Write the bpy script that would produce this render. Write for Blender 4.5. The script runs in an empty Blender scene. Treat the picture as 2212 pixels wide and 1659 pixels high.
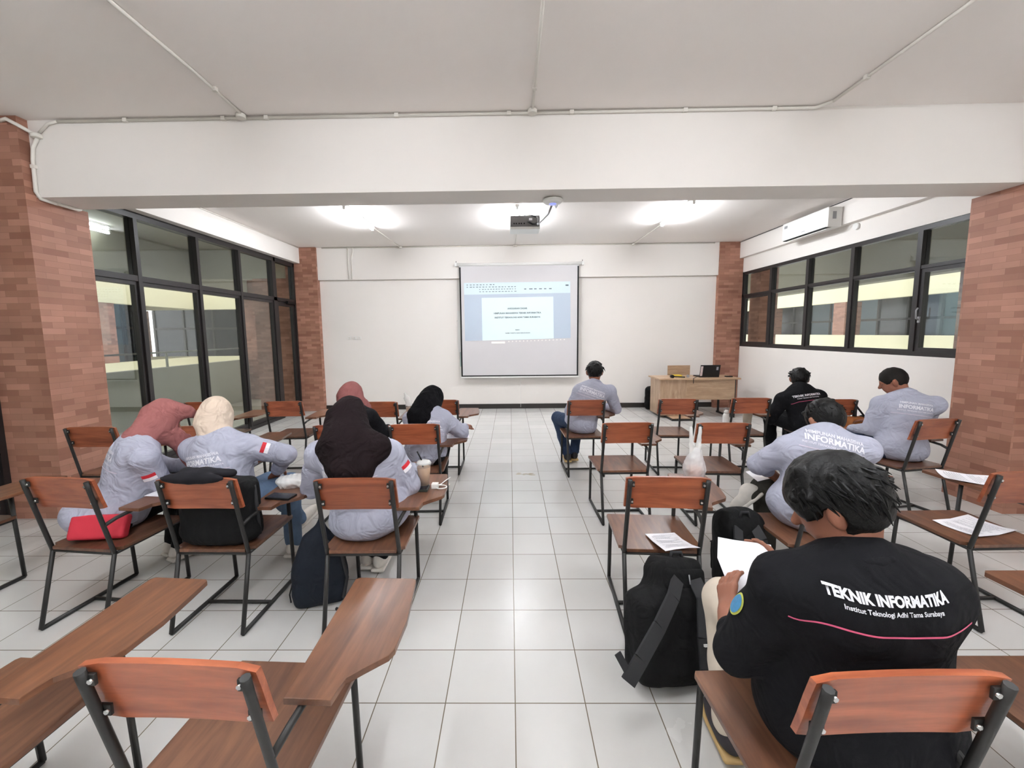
import bpy, bmesh, math, random
import numpy as np
from mathutils import Vector, Matrix, Euler
from mathutils.bvhtree import BVHTree
random.seed(7)
PI = math.pi
R = math.radians
sc = bpy.context.scene
C = sc.collection
# ---------------------------------------------------------------- camera
YAW, PITCH, ROLL = -.0135, .1053, -.0108
cam_d = bpy.data.cameras.new('camera'); cam = bpy.data.objects.new('camera', cam_d); C.objects.link(cam)
sc.camera = cam
cam_d.sensor_width = 36; cam_d.lens = 892.5/2212*36
cam_d.shift_x = 15.47/2212; cam_d.shift_y = -15.19/2212
cam_d.clip_start = .02
fw = Vector((math.sin(YAW)*math.cos(PITCH), math.cos(YAW)*math.cos(PITCH), -math.sin(PITCH)))
rt = Vector((math.cos(YAW), -math.sin(YAW), 0)); up = rt.cross(fw)
rt2 = math.cos(ROLL)*rt + math.sin(ROLL)*up; up2 = -math.sin(ROLL)*rt + math.cos(ROLL)*up
cam.matrix_world = Matrix(((rt2.x, up2.x, -fw.x, -.0077), (rt2.y, up2.y, -fw.y, -1.6175), (rt2.z, up2.z, -fw.z, 1.58), (0, 0, 0, 1)))
# ---------------------------------------------------------------- world, exposure
w = bpy.data.worlds.new('sky'); sc.world = w; w.use_nodes = True
bg = w.node_tree.nodes['Background']; bg.inputs[0].default_value = (.98, .98, 1.0, 1); bg.inputs[1].default_value = 0.62
sc.view_settings.view_transform = 'Standard'; sc.view_settings.look = 'None'
sc.view_settings.gamma = 1; sc.view_settings.use_curve_mapping = False
sc.view_settings.exposure = 2.32
sc.cycles.max_bounces = 8; sc.cycles.diffuse_bounces = 5; sc.cycles.glossy_bounces = 3
sc.cycles.transparent_max_bounces = 12; sc.cycles.use_denoising = True
sc.cycles.caustics_reflective = False; sc.cycles.caustics_refractive = False
TUBE = 46.0
# ---------------------------------------------------------------- materials
def srgb(r, g, b):
    f = lambda c: c/255/12.92 if c/255 <= .04045 else ((c/255+.055)/1.055)**2.4
    return (f(r), f(g), f(b), 1)
def mat(name, col, rough=.6, metal=0, spec=.5, coat=0, bump=None, var=None, emit=None, sheen=0, fold=None):
    m = bpy.data.materials.new(name); m.use_nodes = True
    nt = m.node_tree; b = nt.nodes['Principled BSDF']
    b.inputs['Base Color'].default_value = col; b.inputs['Roughness'].default_value = rough
    b.inputs['Metallic'].default_value = metal; b.inputs['Specular IOR Level'].default_value = spec
    b.inputs['Coat Weight'].default_value = coat; b.inputs['Sheen Weight'].default_value = sheen
    tc = nt.nodes.new('ShaderNodeTexCoord')
    n = nt.nodes.new('ShaderNodeTexNoise'); nt.links.new(tc.outputs['Object'], n.inputs['Vector'])
    n.inputs['Scale'].default_value = (var or (6, .0))[0]; n.inputs['Detail'].default_value = 4
    mx = nt.nodes.new('ShaderNodeMixRGB'); mx.blend_type = 'MULTIPLY'; mx.inputs[0].default_value = 1
    rp = nt.nodes.new('ShaderNodeMapRange'); a = (var or (6, .04))[1]
    rp.inputs['To Min'].default_value = 1-a; rp.inputs['To Max'].default_value = 1+a
    nt.links.new(n.outputs['Fac'], rp.inputs['Value'])
    mx.inputs[1].default_value = col; nt.links.new(rp.outputs[0], mx.inputs[2]); nt.links.new(mx.outputs[0], b.inputs['Base Color'])
    if bump:
        n2 = nt.nodes.new('ShaderNodeTexNoise'); nt.links.new(tc.outputs['Object'], n2.inputs['Vector']); n2.inputs['Scale'].default_value = bump[0]
        n2.inputs['Detail'].default_value = 3
        bp = nt.nodes.new('ShaderNodeBump'); bp.inputs['Strength'].default_value = bump[1]; bp.inputs['Distance'].default_value = bump[2] if len(bump) > 2 else .002
        nt.links.new(n2.outputs['Fac'], bp.inputs['Height']); nt.links.new(bp.outputs[0], b.inputs['Normal'])
    if fold:
        n4 = nt.nodes.new('ShaderNodeTexNoise'); nt.links.new(tc.outputs['Object'], n4.inputs['Vector']); n4.inputs['Scale'].default_value = fold[0]; n4.inputs['Detail'].default_value = 2; n4.inputs['Distortion'].default_value = 1.6
        b4 = nt.nodes.new('ShaderNodeBump'); b4.inputs['Strength'].default_value = fold[1]; b4.inputs['Distance'].default_value = fold[2]
        nt.links.new(n4.outputs['Fac'], b4.inputs['Height'])
        if bump: nt.links.new(b4.outputs[0], bp.inputs['Normal'])
        else: nt.links.new(b4.outputs[0], b.inputs['Normal'])
    if emit:
        b.inputs['Emission Color'].default_value = emit[0]; b.inputs['Emission Strength'].default_value = emit[1]
    return m
def wood(name, c1, c2, rough=.35, axis=0, coat=.25, scale=1.0):
    m = bpy.data.materials.new(name); m.use_nodes = True
    nt = m.node_tree; b = nt.nodes['Principled BSDF']; b.inputs['Roughness'].default_value = rough; b.inputs['Coat Weight'].default_value = coat
    b.inputs['Coat Roughness'].default_value = .25
    tc = nt.nodes.new('ShaderNodeTexCoord'); oi = nt.nodes.new('ShaderNodeObjectInfo')
    ad = nt.nodes.new('ShaderNodeVectorMath'); ad.operation = 'ADD'; cb = nt.nodes.new('ShaderNodeMath'); cb.operation = 'MULTIPLY'; cb.inputs[1].default_value = 37
    nt.links.new(oi.outputs['Random'], cb.inputs[0]); nt.links.new(tc.outputs['Object'], ad.inputs[0]); nt.links.new(cb.outputs[0], ad.inputs[1])
    mp = nt.nodes.new('ShaderNodeMapping'); s = [14*scale]*3; s[axis] = 1.6*scale; mp.inputs['Scale'].default_value = s
    nt.links.new(ad.outputs[0], mp.inputs[0])
    n = nt.nodes.new('ShaderNodeTexNoise'); n.inputs['Scale'].default_value = 1.3; n.inputs['Detail'].default_value = 6; n.inputs['Distortion'].default_value = 1.2
    nt.links.new(mp.outputs[0], n.inputs['Vector'])
    n3 = nt.nodes.new('ShaderNodeTexNoise'); n3.inputs['Scale'].default_value = 9; n3.inputs['Detail'].default_value = 3; nt.links.new(mp.outputs[0], n3.inputs['Vector'])
    cr = nt.nodes.new('ShaderNodeValToRGB'); cr.color_ramp.elements[0].position = .3; cr.color_ramp.elements[1].position = .68
    cr.color_ramp.elements[0].color = c1; cr.color_ramp.elements[1].color = c2
    nt.links.new(n.outputs['Fac'], cr.inputs[0])
    mx = nt.nodes.new('ShaderNodeMixRGB'); mx.blend_type = 'MULTIPLY'; mx.inputs[0].default_value = .35
    nt.links.new(cr.outputs[0], mx.inputs[1]); nt.links.new(n3.outputs['Fac'], mx.inputs[2])
    hv = nt.nodes.new('ShaderNodeHueSaturation'); rr = nt.nodes.new('ShaderNodeMapRange'); rr.inputs['To Min'].default_value = .82; rr.inputs['To Max'].default_value = 1.2
    nt.links.new(oi.outputs['Random'], rr.inputs['Value']); nt.links.new(rr.outputs[0], hv.inputs['Value']); nt.links.new(mx.outputs[0], hv.inputs['Color'])
    nt.links.new(hv.outputs[0], b.inputs['Base Color'])
    return m
def brick_mat(name, tint=1.0):
    m = bpy.data.materials.new(name); m.use_nodes = True
    nt = m.node_tree; b = nt.nodes['Principled BSDF']; b.inputs['Roughness'].default_value = .62
    uv = nt.nodes.new('ShaderNodeUVMap'); uv.uv_map = 'UVMap'
    bt = nt.nodes.new('ShaderNodeTexBrick'); nt.links.new(uv.outputs[0], bt.inputs['Vector'])
    bt.offset = .5; bt.inputs['Scale'].default_value = 1; bt.inputs['Brick Width'].default_value = .2; bt.inputs['Row Height'].default_value = .052
    bt.inputs['Mortar Size'].default_value = .0012; bt.inputs['Mortar Smooth'].default_value = .3; bt.inputs['Bias'].default_value = -.05
    t = tint
    bt.inputs['Color1'].default_value = srgb(126*t, 84*t, 66*t); bt.inputs['Color2'].default_value = srgb(186*t, 138*t, 118*t)
    bt.inputs['Mortar'].default_value = srgb(112*t, 76*t, 62*t)
    n = nt.nodes.new('ShaderNodeTexNoise'); n.inputs['Scale'].default_value = 3.5; n.inputs['Detail'].default_value = 5; nt.links.new(uv.outputs[0], n.inputs['Vector'])
    mx = nt.nodes.new('ShaderNodeMixRGB'); mx.inputs[0].default_value = .38; mx.inputs[2].default_value = srgb(152*t, 104*t, 84*t)
    nt.links.new(bt.outputs['Color'], mx.inputs[1])
    mr = nt.nodes.new('ShaderNodeMapRange'); mr.inputs['To Min'].default_value = .8; mr.inputs['To Max'].default_value = 1.2; nt.links.new(n.outputs['Fac'], mr.inputs['Value'])
    m2 = nt.nodes.new('ShaderNodeMixRGB'); m2.blend_type = 'MULTIPLY'; m2.inputs[0].default_value = 1
    nt.links.new(mx.outputs[0], m2.inputs[1]); nt.links.new(mr.outputs[0], m2.inputs[2]); nt.links.new(m2.outputs[0], b.inputs['Base Color'])
    bp = nt.nodes.new('ShaderNodeBump'); bp.inputs['Strength'].default_value = .35; bp.inputs['Distance'].default_value = .004
    nt.links.new(bt.outputs['Fac'], bp.inputs['Height']); bp.invert = True; nt.links.new(bp.outputs[0], b.inputs['Normal'])
    return m
def tile_mat(name, c1, c2, grout, size=.3, gw=.0035, rough=.16):
    m = bpy.data.materials.new(name); m.use_nodes = True
    nt = m.node_tree; b = nt.nodes['Principled BSDF']
    tc = nt.nodes.new('ShaderNodeTexCoord')
    bt = nt.nodes.new('ShaderNodeTexBrick'); nt.links.new(tc.outputs['Object'], bt.inputs['Vector'])
    bt.offset = 0; bt.inputs['Scale'].default_value = 1; bt.inputs['Brick Width'].default_value = size; bt.inputs['Row Height'].default_value = size
    bt.inputs['Mortar Size'].default_value = gw/2; bt.inputs['Mortar Smooth'].default_value = .2
    bt.inputs['Color1'].default_value = c1; bt.inputs['Color2'].default_value = c2; bt.inputs['Mortar'].default_value = grout
    n = nt.nodes.new('ShaderNodeTexNoise'); n.inputs['Scale'].default_value = 2.2; n.inputs['Detail'].default_value = 6; nt.links.new(tc.outputs['Object'], n.inputs['Vector'])
    mr = nt.nodes.new('ShaderNodeMapRange'); mr.inputs['To Min'].default_value = .94; mr.inputs['To Max'].default_value = 1.05; nt.links.new(n.outputs['Fac'], mr.inputs['Value'])
    m2 = nt.nodes.new('ShaderNodeMixRGB'); m2.blend_type = 'MULTIPLY'; m2.inputs[0].default_value = 1
    nt.links.new(bt.outputs['Color'], m2.inputs[1]); nt.links.new(mr.outputs[0], m2.inputs[2]); nt.links.new(m2.outputs[0], b.inputs['Base Color'])
    r2 = nt.nodes.new('ShaderNodeMapRange'); r2.inputs['To Min'].default_value = rough; r2.inputs['To Max'].default_value = rough+.16; nt.links.new(n.outputs['Fac'], r2.inputs['Value'])
    nt.links.new(r2.outputs[0], b.inputs['Roughness'])
    bp = nt.nodes.new('ShaderNodeBump'); bp.inputs['Strength'].default_value = .5; bp.inputs['Distance'].default_value = .001; bp.invert = True
    nt.links.new(bt.outputs['Fac'], bp.inputs['Height']); nt.links.new(bp.outputs[0], b.inputs['Normal'])
    return m
def glass_mat(name, tint, refl=1.0):
    m = bpy.data.materials.new(name); m.use_nodes = True; nt = m.node_tree; nt.nodes.clear()
    o = nt.nodes.new('ShaderNodeOutputMaterial'); mx = nt.nodes.new('ShaderNodeMixShader'); t = nt.nodes.new('ShaderNodeBsdfTransparent'); g = nt.nodes.new('ShaderNodeBsdfGlossy')
    t.inputs[0].default_value = tint; g.inputs['Roughness'].default_value = .01
    f = nt.nodes.new('ShaderNodeFresnel'); f.inputs[0].default_value = 1.5; mu = nt.nodes.new('ShaderNodeMath'); mu.operation = 'MULTIPLY'; mu.inputs[1].default_value = refl
    nt.links.new(f.outputs[0], mu.inputs[0]); nt.links.new(mu.outputs[0], mx.inputs[0]); nt.links.new(t.outputs[0], mx.inputs[1]); nt.links.new(g.outputs[0], mx.inputs[2]); nt.links.new(mx.outputs[0], o.inputs[0])
    return m
M = {}
M['wall'] = mat('white_wall_paint', srgb(232, 227, 222), .7, bump=(180, .08), var=(1.2, .02))
M['ceil'] = mat('ceiling_paint', srgb(244, 238, 234), .8, bump=(120, .08), var=(.8, .03))
M['conduit'] = mat('painted_conduit', srgb(225, 220, 212), .45)
M['skirt'] = mat('black_skirting', srgb(38, 34, 32), .4)
M['brick'] = brick_mat('brick_veneer')
M['floor'] = tile_mat('floor_tiles', srgb(198, 197, 194), srgb(205, 204, 201), srgb(112, 102, 86), gw=.005)
M['cfloor'] = tile_mat('corridor_tiles', srgb(205, 200, 186), srgb(210, 205, 192), srgb(150, 142, 125))
M['alu'] = mat('black_aluminium', srgb(38, 34, 34), .4, spec=.4)
M['glass'] = glass_mat('window_glass', (.9, .93, .92, 1), .28)
M['steel'] = mat('dark_painted_steel', srgb(40, 39, 38), .42, .0, .35)
M['bolt'] = mat('bolt_metal', srgb(200, 200, 200), .25, 1)
M['back'] = wood('varnished_backrest_wood', srgb(136, 68, 42), srgb(186, 104, 68), .33, 0)
M['seat'] = wood('seat_wood', srgb(88, 56, 42), srgb(124, 84, 60), .4, 1)
M['tab'] = wood('tablet_wood', srgb(92, 58, 40), srgb(128, 84, 58), .36, 1)
M['desk'] = wood('pale_desk_laminate', srgb(176, 142, 112), srgb(204, 172, 140), .4, 0, .1)
M['deskv'] = wood('pale_cabinet_laminate', srgb(172, 138, 110), srgb(208, 178, 148), .4, 2, .1)
M['black'] = mat('black_plastic', srgb(18, 18, 19), .45, spec=.3)
M['white'] = mat('white_plastic', srgb(232, 231, 228), .35)
M['greyp'] = mat('grey_plastic', srgb(150, 150, 152), .4)
M['paper'] = mat('white_paper', srgb(236, 234, 238), .8, var=(3, .01))
M['ink'] = mat('grey_print_ink', srgb(170, 170, 176), .8)
M['cream'] = mat('cream_facade_paint', srgb(226, 219, 186), .8, var=(1.5, .08))
M['grey'] = mat('grey_green_parapet', srgb(150, 148, 134), .8, var=(1, .04))
M['corr'] = mat('corridor_ceiling_paint', srgb(150, 147, 130), .8)
M['darkglass'] = mat('dark_facade_glass', srgb(30, 33, 42), .2)
M['blueglass'] = mat('blue_facade_panel', srgb(96, 116, 132), .4)
M['rail'] = mat('steel_rail', srgb(120, 126, 122), .3, .8)
# ---------------------------------------------------------------- mesh helpers
class MB:
    def __init__(s): s.bm = bmesh.new(); s.uv = s.bm.loops.layers.uv.new('UVMap')
    def box(s, x0, x1, y0, y1, z0, z1, bev=0, rot=None, piv=None):
        vs = [s.bm.verts.new((x, y, z)) for x in (x0, x1) for y in (y0, y1) for z in (z0, z1)]
        F = [(0, 1, 3, 2), (4, 6, 7, 5), (0, 4, 5, 1), (2, 3, 7, 6), (0, 2, 6, 4), (1, 5, 7, 3)]
        fs = [s.bm.faces.new([vs[i] for i in f]) for f in F]
        for f in fs:
            f.normal_update(); n = f.normal
            for l in f.loops:
                c = l.vert.co
                l[s.uv].uv = (c.y, c.z) if abs(n.x) > .7 else ((c.x, c.z) if abs(n.y) > .7 else (c.x, c.y))
        if bev:
            es = list({e for f in fs for e in f.edges})
            r = bmesh.ops.bevel(s.bm, geom=es, offset=bev, segments=2, profile=.7, affect='EDGES')
            vs = list({v for f in r['faces'] for v in f.verts} | {v for v in vs if v.is_valid})
        if rot is not None:
            p = Vector(piv) if piv is not None else Vector(((x0+x1)/2, (y0+y1)/2, (z0+z1)/2))
            for v in vs: v.co = p + rot @ (v.co-p)
        return vs
    def tube(s, pts, r, seg=8, cap=True):
        pts = [Vector(p) for p in pts]; rings = []
        prev = None
        for i, p in enumerate(pts):
            a = pts[max(i-1, 0)]; b = pts[min(i+1, len(pts)-1)]
            d = (b-a).normalized()
            if prev is None:
                u = d.orthogonal().normalized()
            else:
                u = (prev - prev.dot(d)*d)
                u = u.normalized() if u.length > 1e-5 else d.orthogonal().normalized()
            prev = u; v = d.cross(u)
            sc_ = 1.0
            if 0 < i < len(pts)-1:
                d1 = (p-pts[i-1]).normalized(); sc_ = 1/max(.5, math.sqrt((1+max(-.9, d1.dot((pts[i+1]-p).normalized())))/2))
            rr = r[i] if isinstance(r, (list, tuple)) else r
            rings.append([s.bm.verts.new(p + (u*math.cos(t)+v*math.sin(t))*rr*(sc_ if sc_ < 1.3 else 1.1)) for t in [2*PI*(k+.5)/seg for k in range(seg)]])
        for a, b in zip(rings, rings[1:]):
            for k in range(seg):
                f = s.bm.faces.new((a[k], a[(k+1) % seg], b[(k+1) % seg], b[k])); f.smooth = seg > 5
        if cap:
            s.bm.faces.new(rings[0][::-1]); s.bm.faces.new(rings[-1])
    def bar(s, a, b, w, t, upv=(0, 0, 1)):
        a = Vector(a); b = Vector(b); d = (b-a).normalized(); u = Vector(upv); n = d.cross(u).normalized(); u = n.cross(d)
        vs = [s.bm.verts.new(p + n*w/2*i + u*t/2*j) for p in (a, b) for i, j in ((-1, -1), (1, -1), (1, 1), (-1, 1))]
        for f in ((0, 1, 2, 3), (7, 6, 5, 4), (0, 4, 5, 1), (1, 5, 6, 2), (2, 6, 7, 3), (3, 7, 4, 0)): s.bm.faces.new([vs[i] for i in f])
    def prism(s, poly, z0, z1, bev=0, mtx=None):
        lo = [s.bm.verts.new((x, y, z0)) for x, y in poly]; hi = [s.bm.verts.new((x, y, z1)) for x, y in poly]
        n = len(poly); fs = [s.bm.faces.new(lo[::-1]), s.bm.faces.new(hi)]
        for i in range(n): fs.append(s.bm.faces.new((lo[i], lo[(i+1) % n], hi[(i+1) % n], hi[i])))
        if bev:
            es = list(set(fs[0].edges) | set(fs[1].edges))
            r = bmesh.ops.bevel(s.bm, geom=es, offset=bev, segments=2, profile=.7, affect='EDGES')
        if mtx is not None:
            for v in set(lo+hi):
                if v.is_valid: v.co = mtx @ v.co
    def lathe(s, prof, c=(0, 0, 0), seg=20):
        c = Vector(c); rings = [[s.bm.verts.new(c+Vector((r*math.cos(2*PI*k/seg), r*math.sin(2*PI*k/seg), z))) for k in range(seg)] for r, z in prof]
        for a, b in zip(rings, rings[1:]):
            for k in range(seg):
                f = s.bm.faces.new((a[k], a[(k+1) % seg], b[(k+1) % seg], b[k])); f.smooth = True
        s.bm.faces.new(rings[0][::-1]); s.bm.faces.new(rings[-1])
    def build(s, name, m, parent=None):
        bmesh.ops.recalc_face_normals(s.bm, faces=s.bm.faces[:])
        me = bpy.data.meshes.new(name); s.bm.to_mesh(me); s.bm.free()
        me.materials.append(m); o = bpy.data.objects.new(name, me); C.objects.link(o)
        if parent: o.parent = parent
        return o
def BX(name, m, parent, *a, **k):
    b = MB()
    if a and isinstance(a[0], (list, tuple)):
        for q in a: b.box(*q, **k)
    else: b.box(*a, **k)
    return b.build(name, m, parent)
def TB(name, m, parent, pts, r, seg=8):
    b = MB(); b.tube(pts, r, seg); return b.build(name, m, parent)
def tag(o, label=None, cat=None, group=None, kind=None):
    if label: o['label'] = label
    if cat: o['category'] = cat
    if group: o['group'] = group
    if kind: o['kind'] = kind
    return o
def thing(name, label, cat, loc=(0, 0, 0), rz=0, group=None):
    o = bpy.data.objects.new(name, None); C.objects.link(o); o.location = loc; o.rotation_euler = (0, 0, rz); o.empty_display_size = .1
    return tag(o, label, cat, group)
def struct(o): o['kind'] = 'structure'; return o
def copy_tree(o, parent=None):
    c = o.copy(); C.objects.link(c); c.parent = parent
    for ch in list(o.children): copy_tree(ch, c)
    return c
def text_mesh(txt, size, align='CENTER', bold=0, font_squash=1.0, space=1.0):
    cu = bpy.data.curves.new('txt', 'FONT'); cu.body = txt; cu.size = size; cu.align_x = align; cu.align_y = 'CENTER'; cu.offset = bold; cu.resolution_u = 3; cu.space_character = space
    o = bpy.data.objects.new('txt', cu); C.objects.link(o)
    bpy.context.view_layer.update()
    me = bpy.data.meshes.new_from_object(o.evaluated_get(bpy.context.evaluated_depsgraph_get()))
    bpy.data.objects.remove(o); bpy.data.curves.remove(cu)
    for v in me.vertices: v.co.x *= font_squash
    return me
# ================================================================ the room
H = 3.345
struct(BX('floor', M['floor'], None, -4.52, 4.9, -5.2, 7.0, -.12, 0))
cl = MB(); cl.box(-6.75, 6.75, -5.2, 12.5, H, H+.25); struct(cl.build('ceiling', M['ceil']))
struct(BX('wall_front', M['wall'], None, -4.4, 4.8, 7.0, 7.18, 0, H))
struct(BX('wall_back', M['wall'], None, -6.75, 6.75, -5.4, -5.2, 0, H))
struct(BX('baseboard_front', M['skirt'], None, -3.93, 4.2, 6.985, 7.0, 0, .10))
struct(BX('trim_1', M['wall'], None, -3.94, 4.215, 6.93, 7.0, 2.70, H))           # ring beam over the front wall
struct(BX('trim_2', M['wall'], None, -4.6, 4.9, 1.9, 2.24, 2.742, H))             # cross beam
struct(BX('trim_3', M['wall'], None, (-4.5, -4.25, -5.2, 1.9, 3.03, H), (-4.5, -4.25, 2.24, 6.94, 3.03, H)))   # left side beam
# right wall
struct(BX('wall_right', M['wall'], None, (4.68, 4.86, -5.2, 7.0, 0, 1.267), (4.68, 4.86, -5.2, 7.0, 2.745, 3.02)))
struct(BX('trim_4', M['wall'], None, (4.60, 4.86, -5.2, 1.9, 3.02, H), (4.60, 4.86, 2.24, 7.0, 3.02, H)))
struct(BX('baseboard_right', M['skirt'], None, 4.672, 4.68, 2.3, 7.0, 0, .08))
# brick pillars
for x0, x1, y0, y1, z1 in ((-4.55, -3.925, 1.82, 2.32, 2.742), (-4.55, -3.925, 1.82, 1.9, H), (4.18, 4.9, 1.82, 2.32, 2.742), (4.18, 4.9, 1.82, 1.9, H)): pass
def pillar(x0, x1, y0, y1):
    b = MB(); b.box(x0, x1, y0, y1, 0, 2.742); b.box(x0, x1, y0, 1.9, 2.742, H); return struct(b.build('brick_pillar', M['brick']))
pillar(-4.55, -3.925, 1.82, 2.32); pillar(4.18, 4.9, 1.82, 2.32)
struct(BX('brick_pillar', M['brick'], None, -4.55, -3.915, 6.88, 7.1, 0, H))
struct(BX('brick_pillar', M['brick'], None, 4.2, 4.675, 6.90, 7.1, 0, H))
# left glazing
def glazing_left(idx, ys, y0, y1):
    ys = sorted(ys)
    fr = MB()
    fr.box(-4.47, -4.37, y0, y1, 2.955, 3.03); fr.box(-4.47, -4.37, y0, y1, 2.235, 2.30); fr.box(-4.47, -4.37, y0, y1, 0, .06)
    fr.box(-4.47, -4.37, y0, y0+.05, .06, 2.955); fr.box(-4.47, -4.37, y1-.05, y1, .06, 2.955)
    f = fr.build('window_%d' % idx, M['alu']); struct(f)
    for y in ys:
        BX('mullion', M['alu'], f, -4.475, -4.365, y-.025, y+.025, .06, 2.955)
    ed = [y0+.05]+[v for y in ys for v in (y-.025, y+.025)]+[y1-.05]
    for a, b in zip(ed[::2], ed[1::2]):
        BX('casement_frame', M['alu'], f, (-4.45, -4.39, a, a+.035, .06, 2.235), (-4.45, -4.39, b-.035, b, .06, 2.235), (-4.45, -4.39, a+.035, b-.035, .06, .12), (-4.45, -4.39, a+.035, b-.035, 2.19, 2.235))
        BX('pane', M['glass'], f, -4.424, -4.418, a+.03, b-.03, .1, 2.2)
        BX('pane', M['glass'], f, -4.424, -4.418, a, b, 2.30, 2.955)
    return f
glazing_left(1, (3.305, 4.265, 5.17), 2.32, 6.14)
# glass door at the far end of the left side
dr = struct(BX('door_1', M['alu'], None, (-4.47, -4.37, 6.14, 6.20, 0, 3.03), (-4.47, -4.37, 6.83, 6.88, 0, 3.03), (-4.47, -4.37, 6.14, 6.88, 2.955, 3.03), (-4.47, -4.37, 6.14, 6.88, 2.235, 2.30)))
BX('door_leaf_frame', M['alu'], dr, (-4.45, -4.39, 6.20, 6.26, .02, 2.23), (-4.45, -4.39, 6.77, 6.83, .02, 2.23), (-4.45, -4.39, 6.26, 6.77, .02, .14), (-4.45, -4.39, 6.26, 6.77, 2.15, 2.23))
BX('pane', M['glass'], dr, -4.424, -4.418, 6.26, 6.77, .14, 2.15); BX('pane', M['glass'], dr, -4.424, -4.418, 6.2, 6.83, 2.30, 2.955)
BX('door_closer', M['black'], dr, -4.37, -4.33, 6.5, 6.8, 2.2, 2.25)
glazing_left(2, (.9, -.05, -1.0, -1.95, -2.9, -3.85), -5.2, 1.82)
# right windows
def glazing_right(idx, ys, y0, y1, cas):
    ys = sorted(ys)
    x0, x1 = 4.69, 4.77
    fr = MB(); fr.box(x0, x1, y0, y1, 2.69, 2.745); fr.box(x0, x1, y0, y1, 2.26, 2.30); fr.box(x0, x1, y0, y1, 1.267, 1.32)
    fr.box(x0, x1, y0, y0+.05, 1.32, 2.69); fr.box(x0, x1, y1-.05, y1, 1.32, 2.69)
    f = fr.build('window_%d' % idx, M['alu']); struct(f)
    for y in ys: BX('mullion', M['alu'], f, x0-.006, x1+.004, y-.03, y+.03, 1.32, 2.69)
    ed = [y0+.05]+[v for y in ys for v in (y-.03, y+.03)]+[y1-.05]
    for i, (a, b) in enumerate(zip(ed[::2], ed[1::2])):
        t = .045 if i in cas else .018
        BX('casement_frame', M['alu'], f, (x0+.01, x1-.01, a, a+t, 1.32, 2.26), (x0+.01, x1-.01, b-t, b, 1.32, 2.26), (x0+.01, x1-.01, a+t, b-t, 1.32, 1.32+t), (x0+.01, x1-.01, a+t, b-t, 2.26-t, 2.26))
        BX('pane', M['glass'], f, 4.728, 4.733, a+t-.004, b-t+.004, 1.32+t-.004, 2.264-t)
        BX('pane', M['glass'], f, 4.728, 4.733, a, b, 2.30, 2.69)
        if i in cas and i == 0:
            hb = MB(); yy = b-.03
            hb.tube([(4.69, yy, 1.68), (4.66, yy, 1.70), (4.655, yy, 1.79), (4.665, yy-.01, 1.82)], .008, 6); hb.box(4.685, 4.70, yy-.012, yy+.012, 1.65, 1.72)
            hb.build('window_handle', M['greyp'], f)
    return f
glazing_right(3, (6.01, 5.09, 4.23, 3.295), 2.32, 6.92, (0, 4))
glazing_right(4, (.9, -.05, -1.0, -1.95, -2.9, -3.85), -5.2, 1.82, ())
# ================================================================ outside: corridors and the wings across the void
struct(BX('corridor_floor', M['cfloor'], None, (-6.75, -4.52, -5.2, 12.5, -.3, -.02), (4.9, 6.75, -5.2, 12.5, -.3, -.02)))
struct(BX('parapet', M['grey'], None, (-6.75, -6.6, -5.2, 9.6, -.02, 1.0)))
struct(BX('parapet', M['grey'], None, (6.5, 6.65, -5.2, 12.5, -.02, 1.0)))
struct(BX('corridor_beam', M['corr'], None, (-6.75, -6.5, -5.2, 12.5, 2.5, H), (-6.5, -4.5, 2.0, 2.2, 2.9, H), (-6.5, -4.5, 6.95, 7.15, 2.75, H)))
struct(BX('corridor_beam', M['corr'], None, (6.4, 6.65, -5.2, 12.5, 2.41, H)))
struct(BX('corridor_ceiling', M['corr'], None, (-6.5, -4.52, -5.2, 12.5, H-.02, H), (4.9, 6.4, -5.2, 12.5, H-.02, H)))
struct(BX('corridor_end_wall', M['corr'], None, (-6.75, -4.5, 12.5, 12.6, -.02, H), (4.8, 6.75, 12.5, 12.6, -.02, H), (-6.75, 6.75, 12.4, 12.6, -.3, H+3)))
struct(BX('brick_pillar', M['brick'], None, -6.62, -6.05, 8.7, 9.2, -.02, H))
struct(BX('brick_pillar', M['brick'], None, -5.3, -4.58, 6.98, 7.35, -.02, H))
struct(BX('brick_pillar', M['brick'], None, 4.95, 5.3, 6.75, 7.1, -.02, H))
struct(BX('brick_pillar', M['brick'], None, 6.45, 6.66, 4.2, 4.5, 1.0, 2.41))
struct(BX('handrail', M['rail'], None, (-6.69, -6.66, -5.2, 9.6, 1.27, 1.30), *[(-6.69, -6.66, y, y+.03, 1.0, 1.28) for y in (-4, -1.8, .4, 2.6, 4.8, 6.3, 8.5)]))
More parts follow.
